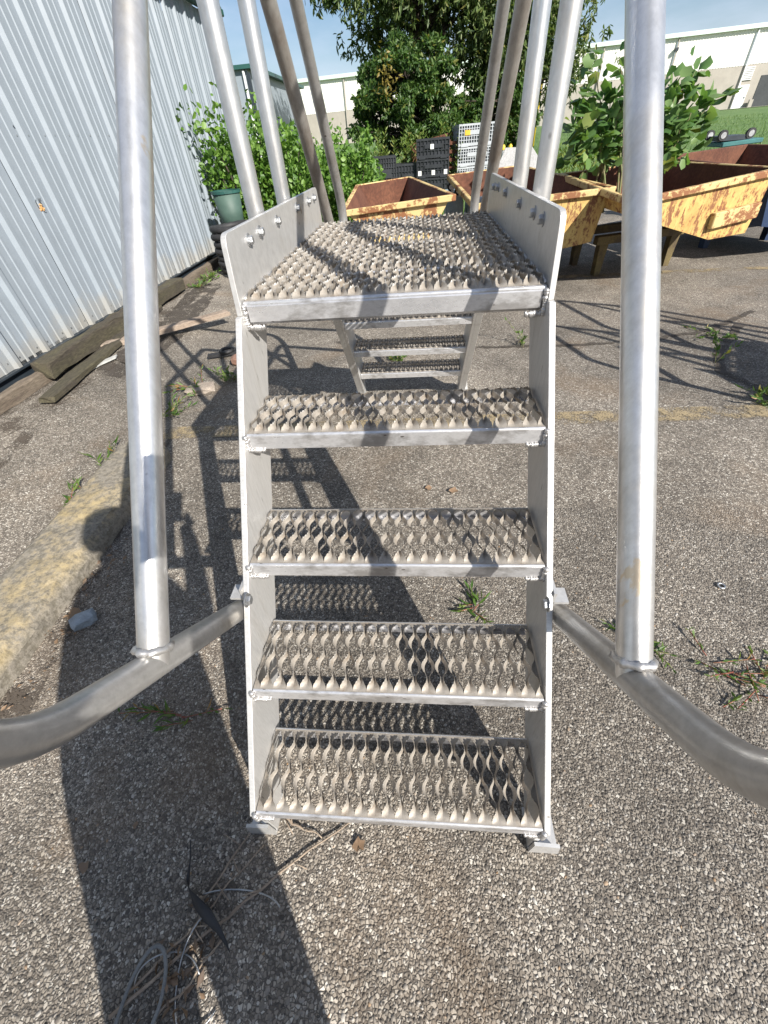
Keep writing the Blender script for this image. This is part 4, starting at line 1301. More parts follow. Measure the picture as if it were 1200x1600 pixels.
# kerb block
kb = MB()
rnd = random.Random(5)
secs = 40
prof = [(-0.146, 0.0), (-0.142, 0.055), (-0.125, 0.088), (-0.102, 0.098), (0.0, 0.101), (0.102, 0.098), (0.125, 0.088), (0.144, 0.05), (0.147, 0.0)]
vs, fs = [], []
for i in range(secs + 1):
    t = i / secs; cx = -1.439 + -0.06 * t; cy = -0.18 + 1.850 * t
    e = 0.86 if i in (0, secs) else 1.0
    for (x, z) in prof:
        ch = rnd.uniform(-0.0055, 0.0055)
        vs.append((cx + x * e + ch, cy + rnd.uniform(-.006, .006), GZ + max(0, z * 1.06 * (0.93 if e < 1 else 1) + (ch * 0.6 if z > 0 else 0))))
k = len(prof)
for i in range(secs):
    for j in range(k - 1): fs.append((i * k + j, i * k + j + 1, (i + 1) * k + j + 1, (i + 1) * k + j))
fs.append(tuple(range(k))); fs.append(tuple(secs * k + j for j in range(k))[::-1])
kb.add(vs, fs)
o = kb.build('parking_kerb', M['kerb'], loc=(-1.52, 0.9, GZ))
tag(o, 'worn concrete parking kerb with flaking yellow paint', 'kerb')
o['kind'] = 'thing'

# broken concrete and bits behind the stair shadow
def rock(name, label, cat, c, size, mat, seed, rz=0.0):
    rnd = random.Random(seed); import bmesh
    bm = bmesh.new(); bmesh.ops.create_icosphere(bm, subdivisions=2, radius=0.5)
    R = Matrix.Rotation(rz, 3, 'Z')
    vs = []
    for v in bm.verts:
        p = Vector((max(-.36, min(.36, v.co.x)), max(-.36, min(.36, v.co.y)), max(-.34, min(.34, v.co.z))))
        p *= 1.35 * (1 + rnd.uniform(-.09, .09))
        p = R @ Vector((p.x * size[0], p.y * size[1], p.z * size[2]))
        vs.append(Vector(c) + p + Vector((0, 0, size[2] * 0.42 + float(gz(c[0], c[1])))))
    fs = [[v.index for v in f.verts] for f in bm.faces]; bm.free()
    return tag(MB().add(vs, fs).build(name, mat), label, cat)
rock('concrete_lump', 'flat brown concrete lump under the reddish weed', 'rubble', (-1.521, 2.473, 0), (0.20, 0.13, 0.05), M['chunk'], 1, 0.3)
rock('brick_piece', 'broken reddish brick piece beside the stair shadow', 'brick', (-1.38, 2.96, 0), (0.13, 0.14, 0.07), M['brickred'], 2, 0.1)
bt = empty('black_bracket', (-1.575, 3.09, GZ), 'black bent metal bracket lying by the brick piece', 'bracket')
mb = MB(); mb.box((-1.575, 3.09, GZ + 0.03), (0.24, 0.05, 0.02), Matrix.Rotation(0.25, 3, 'Z')); mb.build('bar', M['rubber'], bt)
mb = MB(); mb.tube([(-1.543 + 0.05 * math.cos(a), 3.112 + 0.05 * math.sin(a), GZ + 0.05) for a in [k * 0.52 for k in range(13)]], 0.013, 8); mb.build('ring', M['rubber'], bt, smooth=True)

# crumpled wad by the kerb
rock('crumpled_wad', 'crumpled blue grey wad of paper beside the kerb', 'litter', (-1.196, 0.578, 0.0), (0.085, 0.055, 0.045), simple('blue_grey_paper', (0.40, 0.46, 0.52), (0.30, 0.34, 0.38), 30, 0.8, bstr=0.9, bdist=0.01), 9, 0.7)

# ================================================================ litter in the foreground
def wig(a, b, n, amp, seed, z0=0.006, z1=0.006):
    rnd = random.Random(seed); a, b = Vector((*a, 0)), Vector((*b, 0)); d = (b - a); s = Vector((-d.y, d.x, 0)).normalized()
    out, off = [], 0
    for i in range(n + 1):
        t = i / n; off += rnd.uniform(-amp, amp)
        p = a.lerp(b, t) + s * off * math.sin(PI * t); p.z = GZ + z0 + (z1 - z0) * t + rnd.uniform(0, 0.004)
        out.append(p)
    return out
def G(u, v): return (u, v)
tw = [((-0.568, -0.31), (-0.113, 0.036), 0.0032, 'long pale twig running under the bottom tread'),
      ((-0.546, -0.278), (-0.33, -0.029), 0.0026, 'thin twig crossing the rope loop'),
      ((-0.46, -0.148), (-0.297, 0.069), 0.0022, 'short twig beside the black strip'),
      ((-0.33, 0.036), (-0.189, -0.007), 0.0030, 'dark twig in front of the left foot'),
      ((-0.471, -0.299), (-0.373, -0.18), 0.0024, 'straight twig inside the leaf litter')]
for k, (a, b, r_, lab) in enumerate(tw):
    mb = MB(); pts = wig(a, b, 14, 0.006, 20 + k); mb.tube(pts, r_, 6, radii=[r_ * (1.2 - 0.7 * i / 14) for i in range(15)])
    q = random.Random(50 + k)
    for _ in range(3):
        p = pts[q.randint(3, 11)]; e = p + Vector((q.uniform(-.05, .05), q.uniform(-.04, .04), 0.006)); mb.tube([p, (p + e) / 2 + Vector((0, 0, .004)), e], r_ * .5, 5)
    tag(mb.build('twig', M['twig'], smooth=True), lab, 'twig', 'twigs by the stair foot')
mb = MB(); pts = []
for i in range(30):
    t = i / 29; a = -0.35 + t * 3.75
    pts.append((-0.514 + 0.032 * math.cos(a) * (1 + 0.4 * (1 - t)), -0.276 + 0.080 * math.sin(a) - 0.05 * t * t, 0.012 + 0.012 * math.sin(PI * t)))
pts = [(-0.473, -0.375, 0.008), (-0.477, -0.321, 0.010)] + pts[1:] + [(-0.559, -0.375, 0.008)]
mb.tube(pts, 0.0040, 8); mb.v = [(a[0], a[1], a[2] + GZ) for a in mb.v]; tag(mb.build('rope_loop', M['rope'], smooth=True), 'grey cord bent into a loop on the shaded asphalt', 'cord')
for k, (x0, y0, rx, ry, a0, a1, lab) in enumerate(((-0.47, -0.26, 0.07, 0.045, 0.4, 3.6, 'thin wire curled across the grey cord loop'), (-0.40, -0.23, 0.055, 0.09, 2.0, 5.6, 'thin wire arc lying in the leaf litter'), (-0.36, -0.14, 0.10, 0.03, 0.2, 2.6, 'thin bent wire by the rubber strip'))):
    mb = MB(); mb.tube([(x0 + rx * math.cos(a), y0 + ry * math.sin(a), GZ + 0.008 + 0.006 * math.sin(3 * a)) for a in [a0 + (a1 - a0) * i / 20 for i in range(21)]], 0.0016, 6)
    tag(mb.build('wire', M['bolt'], smooth=True), lab, 'wire', 'wires in the litter')
# black rubber strip: twisted band
mb = MB(); vs, fs = [], []
band = [(-0.498, -0.034, 0.05, 0.004), (-0.494, -0.077, 0.02, 0.006), (-0.487, -0.11, 0.012, 0.016), (-0.465, -0.132, 0.012, 0.0288), (-0.433, -0.148, 0.018, 0.0384), (-0.4, -0.164, 0.014, 0.0352), (-0.373, -0.186, 0.008, 0.0256), (-0.357, -0.202, 0.006, 0.0128)]
for i, (x, y, z, w_) in enumerate(band):
    vs += [(x - 0.3 * w_, y + w_ * 0.5, z + 0.55 * w_), (x + 0.3 * w_, y - w_ * 0.5, z + 0.1 * w_), (x + 0.3 * w_, y - w_ * 0.5, z + 0.1 * w_ + 0.003), (x - 0.3 * w_, y + w_ * 0.5, z + 0.55 * w_ + 0.003)]
for i in range(len(band) - 1):
    for j in range(4): fs.append((i * 4 + j, i * 4 + (j + 1) % 4, (i + 1) * 4 + (j + 1) % 4, (i + 1) * 4 + j))
fs += [(0, 1, 2, 3), tuple(len(vs) - 4 + j for j in range(4))]
mb.add(vs, fs); mb.v = [(a[0], a[1], a[2] + GZ) for a in mb.v]; tag(mb.build('rubber_strip', M['rubber'], smooth=True), 'twisted black rubber strip lying in the shadow', 'rubber strip')
# leaf litter
n = 160
c = np.concatenate([RNG.normal((-0.433, -0.24), (0.035, 0.05), (70, 2)), np.stack([RNG.uniform(-1.34, -1.19, 90) , RNG.uniform(0.18, 1.1, 90)], 1)])
P3 = np.concatenate([c, GZ + RNG.uniform(0.003, 0.018, (n, 1))], 1)
Dd = np.concatenate([RNG.normal(size=(n, 2)), RNG.normal(0, 0.25, (n, 1))], 1)
V, F = leaf_cloud(P3, Dd, 0.019, 0.009, 0.3, 0.6)
tag(np_obj('leaf_litter', V, F, M['deadleaf']), kind='stuff')
def dead_leaf(c, r_, lab, seed):
    q = np.random.default_rng(seed); k = 11; a = np.arange(k) / k * 2 * PI
    rr = r_ * q.uniform(0.55, 1.15, k)
    top = np.stack([c[0] + rr * np.cos(a), c[1] + rr * np.sin(a), GZ + 0.006 + q.uniform(0, 0.010, k)], 1)
    ctr = np.array([[c[0], c[1], GZ + 0.007]])
    V = np.concatenate([top, ctr]); F = np.array([(i, (i + 1) % k, k) for i in range(k)])
    tag(np_obj('dead_leaf', V, F, M['deadleaf'], loc=(c[0], c[1], GZ + 0.006)), lab, 'leaf', 'dead leaves on the asphalt')
dead_leaf((-0.097, -0.016), 0.016, 'tan dead leaf below the bottom tread', 1)
dead_leaf((-0.763, -0.094), 0.014, 'brown dead leaf alone on sunlit asphalt', 2)
dead_leaf((-0.676, -0.007), 0.008, 'small orange leaf at the shadow edge', 3)
dead_leaf((0.212, 1.314), 0.022, 'brown leaf behind the third tread', 4)
dead_leaf((0.093, 1.336), 0.018, 'small curled leaf behind the third tread', 5)
dead_leaf((-1.261, 0.61), 0.03, 'reddish leaf beside the kerb litter', 6)
mb = MB(); mb.tube([(1.127 + 0.011 * math.cos(a), 0.773 + 0.011 * math.sin(a), GZ + 0.005) for a in [k * PI / 8 for k in range(17)]], 0.0035, 6, caps=False)
tag(mb.build('steel_washer', M['bolt'], smooth=True), 'small steel washer on the asphalt right of the pipe', 'washer')

# ================================================================ cracks with soil, weeds
def crack(pts, w, seed):
    rnd = random.Random(seed); out = []
    for i in range(len(pts) - 1):
        a, b = Vector(pts[i]), Vector(pts[i + 1]); n = max(2, int((b - a).length / 0.06))
        for k in range(n):
            p = a.lerp(b, k / n); out.append((p.x + rnd.uniform(-.018, .018), p.y + rnd.uniform(-.018, .018)))
    out.append(pts[-1])
    strip_sheet('asphalt_crack', out, w, 0.0045, M['dirt'], 'structure', seed)
crack([(-0.655, 3.318), (-0.005, 3.101), (0.775, 3.047), (1.295, 3.025), (1.89, 3.101), (2.269, 3.209), (2.811, 3.588)], 0.045, 1)
crack([(2.54, 3.285), (2.161, 2.83), (2.009, 2.505), (2.107, 2.126), (2.486, 1.639)], 0.06, 2)
crack([(-2.347, 2.655), (-2.27, 3.613), (-2.508, 5.216)], 0.30, 3)
strip_sheet('damp_stain', [(-2.42 + 0.04 * math.sin(i * 1.3) - 0.02 * i, 1.0 + 0.35 * i) for i in range(20)], 0.34, 0.0040, M['stain'], 'structure', 4)
strip_sheet('damp_stain', [(-1.24 - 0.032 * i, 0.01 + 0.184 * i) for i in range(11)], 0.20, 0.0042, M['stain'], 'structure', 5)

def weed(label, c, n, spread, length, seed, up=0.5, mat='leaf_weed', stem='stem_green', lw=0.012, ll=0.05, cat='weed', name='weed_plant'):
    q = np.random.default_rng(seed); g0 = float(gz(c[0], c[1])); root = empty(name, (c[0], c[1], g0), label, cat, 'weeds in the asphalt')
    mb = MB(); LP, LD = [], []
    for i in range(n):
        a = q.uniform(0, 2 * PI); L_ = 0.8 * length * q.uniform(0.4, 1.1)
        d = Vector((math.cos(a), math.sin(a), up * q.uniform(0.3, 1.4)))
        p0 = Vector((c[0] + q.normal(0, spread * 0.2), c[1] + q.normal(0, spread * 0.2), g0 + 0.002))
        pts = []
        for k in range(6):
            t = k / 5; p = p0 + d * L_ * t; p.z = max(g0 + 0.006, p.z - 0.35 * L_ * t * t * up); pts.append(p)
            if k > 0:
                for _ in range(2):
                    LP.append(p); dd = d + Vector(q.normal(0, 0.8, 3)); dd.z = abs(dd.z) * 0.6 + 0.1; LD.append(dd)
        mb.tube(pts, 0.0016, 5)
    mb.build('stem', M[stem], root, smooth=True)
    V, F = leaf_cloud(np.array(LP), np.array(LD), ll * 0.7, lw * 0.75, 0.25, 0.5)
    o = np_obj('leaves', V, F, M[mat], root); o['kind'] = 'stuff'
    return root
weed('red stemmed weed straggling over shaded asphalt beside the pipe', (-0.676, 0.253), 5, 0.12, 0.20, 1, 0.15, stem='stem_red', lw=0.010, ll=0.045)
weed('leafy weed sprouting from the kerb end', (-1.662, 1.552), 8, 0.15, 0.22, 2, 0.5, stem='stem_green', lw=0.013, ll=0.07)
weed('second weed tuft on the kerb side', (-1.694, 1.282), 7, 0.1, 0.16, 3, 0.4, stem='stem_red', lw=0.012, ll=0.06)
weed('low weed mat at the right pipe base', (1.002, 0.448), 13, 0.20, 0.15, 4, 0.25, stem='stem_red', lw=0.009, ll=0.03)
weed('sparse weed stems right of the right pipe', (0.775, 0.524), 6, 0.1, 0.13, 5, 0.3, lw=0.010, ll=0.04)
weed('small weed seen beneath the third tread', (0.244, 0.664), 6, 0.08, 0.085, 6, 0.5, stem='stem_red', lw=0.010, ll=0.05)
weed('reddish weed growing over the concrete lump', (-1.543, 2.527), 8, 0.15, 0.22, 7, 0.6, stem='stem_red', lw=0.012, ll=0.06)
weed('dark weed clump in the stair shadow', (-1.326, 2.668), 12, 0.16, 0.20, 8, 0.6, lw=0.014, ll=0.06)
weed('weed behind the left front pipe', (-1.597, 2.126), 8, 0.12, 0.22, 9, 0.8, lw=0.012, ll=0.06)
weed('small upright weed in the shadowed crack', (2.02, 2.614), 3, 0.05, 0.18, 10, 2.0, lw=0.02, ll=0.05)
weed('bushy weed at the end of the crack', (2.085, 2.094), 14, 0.25, 0.16, 11, 0.7, lw=0.016, ll=0.06)
weed('weed growing behind the right stringer', (0.84, 3.047), 6, 0.08, 0.20, 12, 1.2, lw=0.014, ll=0.05)
weed('green sprouts behind the far stair', (-0.135, 2.852), 8, 0.1, 0.14, 13, 0.6, lw=0.016, ll=0.05)
weed('wide low weed along the long crack', (2.269, 3.101), 10, 0.3, 0.14, 14, 0.4, lw=0.014, ll=0.05)
weed('weed at the foot of the wall timber', (-2.552, 5.355), 10, 0.2, 0.22, 15, 0.7, lw=0.018, ll=0.07)
weed('second weed by the wall timber', (-2.58, 5.001), 7, 0.15, 0.18, 16, 0.7, lw=0.018, ll=0.07)

# ================================================================ shrubs and trees
def shrub(name, label, cat, c, stems, leafmat, nleaf, leaf, lw, seed, extents, ztop, droop=0.2, group=None, gold=None):
    """stems rise from c and lean out; leaves gather along the branches"""
    q = np.random.default_rng(seed); root = empty(name, c, label, cat, group)
    mb = MB(); AP = []
    for i in range(stems):
        a = q.uniform(0, 2 * PI); f = math.sqrt(q.uniform(0.02, 1))
        tip = Vector((c[0] + math.cos(a) * extents[0] * f, c[1] + math.sin(a) * extents[1] * f, c[2] + ztop * q.uniform(0.55, 1.0) * (1.1 - 0.35 * f)))
        p0 = Vector((c[0] + q.normal(0, extents[0] * 0.12), c[1] + q.normal(0, extents[1] * 0.12), c[2]))
        pts = []
        for k in range(9):
            t = k / 8
            p = p0.lerp(tip, t); p.z = p0.z + (tip.z - p0.z) * t ** 0.8
            p += Vector(q.normal(0, 0.02, 3)) * (ztop * 0.4)
            pts.append(p)
        mb.tube(pts, 0.01, 6, radii=[0.011 * ztop * (1 - 0.85 * k / 8) + 0.002 for k in range(9)])
        for k in range(2, 9):
            for _ in range(4):
                AP.append(pts[k] + Vector(q.normal(0, 1, 3)) * (0.07 * ztop * (0.5 + 0.5 * k / 8)))
    mb.build('branches', M['bark'], root, smooth=True)
    A = np.array([list(p) for p in AP])
    idx = q.integers(0, len(A), nleaf)
    P = A[idx] + q.normal(0, 1, (nleaf, 3)) * 0.045 * ztop
    P[:, 2] = np.maximum(P[:, 2], c[2] + 0.03)
    D = P - np.array([c[0], c[1], c[2] + ztop * 0.3]); D = D / (np.linalg.norm(D, axis=1, keepdims=True) + 1e-6) + q.normal(0, 0.8, (nleaf, 3)); D[:, 2] -= droop
    V, F = round_leaves(P, D, leaf, lw * 1.15, 0.2, 0.5)
    o = np_obj('crown', V, F, M[leafmat], root)
    return root
SB = 'shrubs by the shed corner'
shrub('leafy_shrub', 'tall thin shrub climbing the shed corner above the green tub', 'shrub', (-2.40, 7.3, 0), 11, 'leaf_shrub', 4600, 0.06, 0.042, 1, (0.5, 0.8), 1.95, group=SB)
shrub('leafy_shrub', 'dense shrub between the two left posts', 'shrub', (-1.75, 7.4, GZ), 13, 'leaf_shrub', 6500, 0.056, 0.038, 2, (0.65, 0.7), 1.6, group=SB)
shrub('leafy_shrub', 'bright shrub spreading behind the weathered far rail', 'shrub', (-1.05, 7.9, GZ), 13, 'leaf_shrub', 5600, 0.056, 0.038, 3, (0.65, 0.7), 1.3, group=SB)
shrub('leafy_shrub', 'low shrub reaching the cream hopper edge', 'shrub', (-1.15, 9.2, GZ), 12, 'leaf_shrub', 3200, 0.058, 0.038, 4, (0.6, 0.7), 1.0, group=SB)
shrub('leafy_shrub', 'shrub farther back in front of the warehouse', 'shrub', (-2.6, 11.5, -0.1), 12, 'leaf_shrub', 3600, 0.075, 0.05, 5, (0.9, 0.7), 1.55, group=SB)

def limb_tree(name, label, c, height, crown_c, crown_r, leafmat, nleaf, leaf, lw, seed, hang=0.0, trunk_r=0.18, trunks=1, zmin=0.6, cat='tree', goldpatch=None, clumps=70):
    q = np.random.default_rng(seed); root = empty(name, c, label, cat)
    mb = MB()
    cc, cr = Vector(crown_c), Vector(crown_r)
    tops = []
    for t_ in range(trunks):
        x0 = c[0] + (t_ - (trunks - 1) / 2) * 0.7
        pts = [Vector((x0 + 0.1 * math.sin(1.7 * k + t_), c[1] + 0.08 * math.cos(2.1 * k), c[2] + height * 0.8 * k / 8)) for k in range(9)]
        mb.tube(pts, trunk_r, 10, radii=[trunk_r * (1 - 0.8 * k / 8) for k in range(9)]); tops.append(pts)
    mb.build('trunk', M['bark'], root, smooth=True)
    mb = MB(); centers = []
    for i in range(clumps):
        v = Vector(q.normal(0, 1, 3)); v.normalize(); f = q.uniform(0.35, 1.0) ** 0.6
        p = cc + Vector((v.x * cr.x, v.y * cr.y, v.z * cr.z)) * f
        if p.z < c[2] + zmin: p.z = c[2] + zmin + q.uniform(0, 0.5)
        centers.append(p)
        tp = tops[i % trunks]; s_ = tp[min(8, max(2, int(8 * (p.z - c[2]) / (height * 0.85))) if p.z > c[2] else 2)]
        m_ = s_.lerp(p, 0.5) + Vector((0, 0, 0.15 * cr.z * 0.3))
        mb.tube([s_, m_, p], 0.03, 5, radii=[0.045 * trunk_r / .18, 0.025, 0.008])
    mb.build('limbs', M['bark'], root, smooth=True)
    C_ = np.array([list(p) for p in centers]); idx = q.integers(0, clumps, nleaf)
    csz = q.uniform(0.55, 1.2, clumps)
    rad = (np.mean(crown_r) * 0.20) * csz[idx][:, None]
    off = q.normal(0, 1, (nleaf, 3)); off /= np.linalg.norm(off, axis=1, keepdims=True); off *= q.uniform(0.2, 1, (nleaf, 1)) ** 0.5
    P = C_[idx] + off * rad * np.array([1.15, 1.15, 0.75])
    if hang > 0:
        # hanging strands: leaves strung along vertical threads
        ns = nleaf // 14
        si = q.integers(0, clumps, ns)
        S = C_[si] + q.normal(0, 1, (ns, 3)) * rad.mean() * np.array([1.0, 1.0, 0.5])
        Ls = hang * q.uniform(0.3, 1.0, ns)
        t = q.uniform(0, 1, (ns, 14))
        P2 = S[:, None, :] + np.stack([0.10 * t * q.normal(0, 1, (ns, 1)), 0.10 * t * q.normal(0, 1, (ns, 1)), -t * Ls[:, None]], -1)
        P = np.concatenate([P[: nleaf // 3], P2.reshape(-1, 3)])
    P = P[P[:, 2] > c[2] + zmin * 0.6]
    n_ = len(P)
    D = q.normal(0, 0.6, (n_, 3)); D[:, 2] -= 0.7 if hang > 0 else 0.15
    V, F = round_leaves(P, D, leaf, lw, 0.2, 0.5)
    np_obj('crown', V, F, M[leafmat], root)
    if goldpatch:
        n_ = 110; P = q.normal(0, 1, (n_, 3)) * np.array([0.13, 0.10, 0.2]) + np.array(goldpatch); D = q.normal(0, 0.7, (n_, 3)); D[:, 2] -= 0.3
        V, F = leaf_cloud(P, D, leaf, lw, 0.22, 0.4); np_obj('yellow_sprig', V, F, M['leaf_gold'], root)['kind'] = 'stuff'
    return root
limb_tree('willow_tree', 'tall weeping willow with hanging strands behind the containers', (0.3, 18.3, -0.08), 8.5, (0.1, 18.2, 4.9), (2.9, 1.8, 2.2), 'leaf_willow', 40000, 0.14, 0.045, 11, 0.35, 0.22, 2, 2.2, clumps=110)
limb_tree('willow_tree', 'darker willow with thick trunk behind the right posts', (2.7, 18.6, -0.08), 8.5, (3.1, 18.6, 4.0), (2.0, 1.8, 3.3), 'leaf_willow', 34000, 0.14, 0.045, 12, 0.35, 0.26, 2, 0.7, clumps=110)
limb_tree('round_tree', 'round dark green tree with a yellowing sprig in front of the willow', (-0.3, 16.3, -0.08), 2.9, (-0.35, 16.2, 1.85), (1.6, 1.1, 1.25), 'leaf_dark', 30000, 0.11, 0.05, 13, 0, 0.10, 3, 0.3, goldpatch=(-0.75, 15.05, 2.3), clumps=95)
limb_tree('bush_tree', 'dark bush filling the gap under the right willow', (2.3, 17.2, -0.08), 2.4, (2.2, 17.2, 1.3), (1.7, 0.9, 1.1), 'leaf_dark', 16000, 0.12, 0.055, 14, 0, 0.08, 2, 0.2, clumps=70, cat='bush')
# tall weeds behind the containers
def spires(name, x0, x1, y0, y1, n, h0, h1, seed, mat):
    q = np.random.default_rng(seed); P, D = [], []
    for i in range(n):
        x, y, h = q.uniform(x0, x1), q.uniform(y0, y1), q.uniform(h0, h1)
        k = int(46 * h)
        t = q.uniform(0, 1, k) ** 0.8
        w = 0.11 * (1 - t) + 0.015
        a = q.uniform(0, 2 * PI, k)
        P.append(np.stack([x + 0.3 * w * np.cos(a) + 0.05 * t, y + 0.3 * w * np.sin(a), 0.02 + t * h], 1))
        D.append(np.stack([np.cos(a), np.sin(a), np.full(k, 0.9)], 1))
    P, D = np.concatenate(P), np.concatenate(D)
    P[:, 2] += lawn_z(P[:, 0], P[:, 1])
    V, F = leaf_cloud(P, D, 0.12, 0.03, 0.2, 0.4)
    return tag(np_obj(name, V, F, M[mat]), kind='stuff')
spires('tall_weeds', -1.7, 1.4, 14.3, 15.0, 60, 0.7, 1.4, 1, 'tallweed')
spires('tall_weeds', 2.2, 5.0, 13.5, 16, 70, 0.4, 0.85, 2, 'tallweed')
spires('tall_weeds', 6.5, 9.5, 9.6, 11.5, 60, 0.25, 0.6, 3, 'tallweed')
spires('tall_weeds', -4, -1.2, 12.5, 15, 60, 0.4, 0.9, 4, 'tallweed')
# grass of the slope on the right
n = 60000
gx = RNG.uniform(-6, 34, n); gy = 9.5 + 40 * RNG.uniform(0, 1, n) ** 2.0
P = np.stack([gx, gy, lawn_z(gx, gy)], 1); D = np.stack([RNG.normal(0, .4, n), RNG.normal(0, .4, n), np.ones(n)], 1)
V, F = leaf_cloud(P, D, 0.13, 0.014, 0.1, 0.5)
tag(np_obj('grass', V, F, M['grass']), kind='stuff')

# broad leaved plant in the big hopper: every leaf on its own
def leaf_mesh(seed):
    q = np.random.default_rng(seed); k = 10
    out = []
    for i in range(k):
        t = i / k * 2 * PI
        r_ = 0.5 * (1 + 0.09 * math.cos(5 * t) * (1 if math.cos(t) > -0.5 else 0.3)) * (1.0 if i else 1.15)
        out.append((r_ * math.cos(t) + 0.5, 0.92 * r_ * math.sin(t), -0.16 * abs(math.sin(t)) + 0.10 * (q.uniform(-1, 1)) * 0.5))
    out.append((0.45, 0, 0.07))
    me = bpy.data.meshes.new('leaf')
    me.from_pydata(out, [], [(i, (i + 1) % k, k) for i in range(k)])
    me.materials.append(M['leaf_big']); me.polygons.foreach_set('use_smooth', [True] * k); me.update()
    return me
leaf_mes = [leaf_mesh(s) for s in (1, 2, 3)]
plant = empty('sapling', (2.15, 5.25, 0.45), 'broad leaved sapling growing out of the big yellow hopper', 'plant')
q = np.random.default_rng(21); mb = MB(); nodes = []
for i in range(18):
    a = 2.4 * i; f = math.sqrt((i + 0.5) / 18)
    tip = Vector(((1.80, 2.50)[i % 2] + 0.30 * f * math.cos(a), 5.3 + 0.30 * f * math.sin(a), 0.72 + q.uniform(0.50, 0.86) * (1.05 - 0.35 * f)))
    p0 = Vector(((1.95, 2.35)[i % 2] + q.normal(0, .10), 5.25 + q.normal(0, .08), 0.45)); pts = []
    for k in range(10):
        t = k / 9; p = p0.lerp(tip, t); p.z = p0.z + (tip.z - p0.z) * t ** 0.85; p += Vector(q.normal(0, .012, 3)); pts.append(p)
        if k >= 4:
            for _ in range(2): nodes.append((p, (tip - p0).normalized()))
    mb.tube(pts, .008, 6, radii=[.010 * (1 - .8 * k / 9) + .0015 for k in range(10)])
mb.build('stems', M['stem_green'], plant, smooth=True)
porg = wloc(plant)
q2 = random.Random(4)
while len(nodes) < 300:
    p, d = nodes[q2.randrange(len(nodes))]; nodes.append((p + Vector((q2.uniform(-.16, .16), q2.uniform(-.12, .12), q2.uniform(-.12, .10))), d))
for i, (p, d) in enumerate(nodes[:300]):
    out = Vector((p.x - (1.80 if p.x < 2.15 else 2.50), p.y - 5.3, 0)); out = out.normalized() if out.length > 1e-4 else Vector((1, 0, 0))
    dirv = (out * 0.8 + Vector((q2.uniform(-.8, .8), q2.uniform(-.8, .8), q2.uniform(-.5, .6)))).normalized()
    quat = dirv.to_track_quat('X', 'Z'); e = quat.to_euler(); sz = q2.uniform(0.075, 0.135)
    o = link('leaf', leaf_mes[i % 3], plant, p - porg + dirv * 0.03, e, (sz, sz, sz))

bn = nodes[:300]
qq = np.random.default_rng(8); idx = qq.integers(0, 300, 420)
PP = np.array([list(bn[i][0]) for i in idx]) + qq.normal(0, 0.055, (420, 3)); PP[:, 2] = np.maximum(PP[:, 2], 0.6)
DD = qq.normal(0, 0.8, (420, 3)); DD[:, 2] += 0.1
V, F = round_leaves(PP, DD, 0.095, 0.095, 0.14, 0.4)
np_obj('foliage', V, F, M['leaf_big'], plant)['kind'] = 'stuff'

# mast behind the trees
ms = empty('utility_pole', (4.5, 22, 0.3), 'thin dark utility pole with yellow guard behind the trees', 'pole')
mb = MB(); mb.tube([(4.46, 22, 0.2), (4.46, 22, 7.5)], 0.10, 10); mb.build('pole_shaft', M['bark'], ms, smooth=True)
mb = MB(); mb.tube([(4.60, 21.9, 0.2), (4.62, 21.9, 4.8)], 0.035, 8); mb.build('guard', M['yellowpole'], ms, smooth=True)

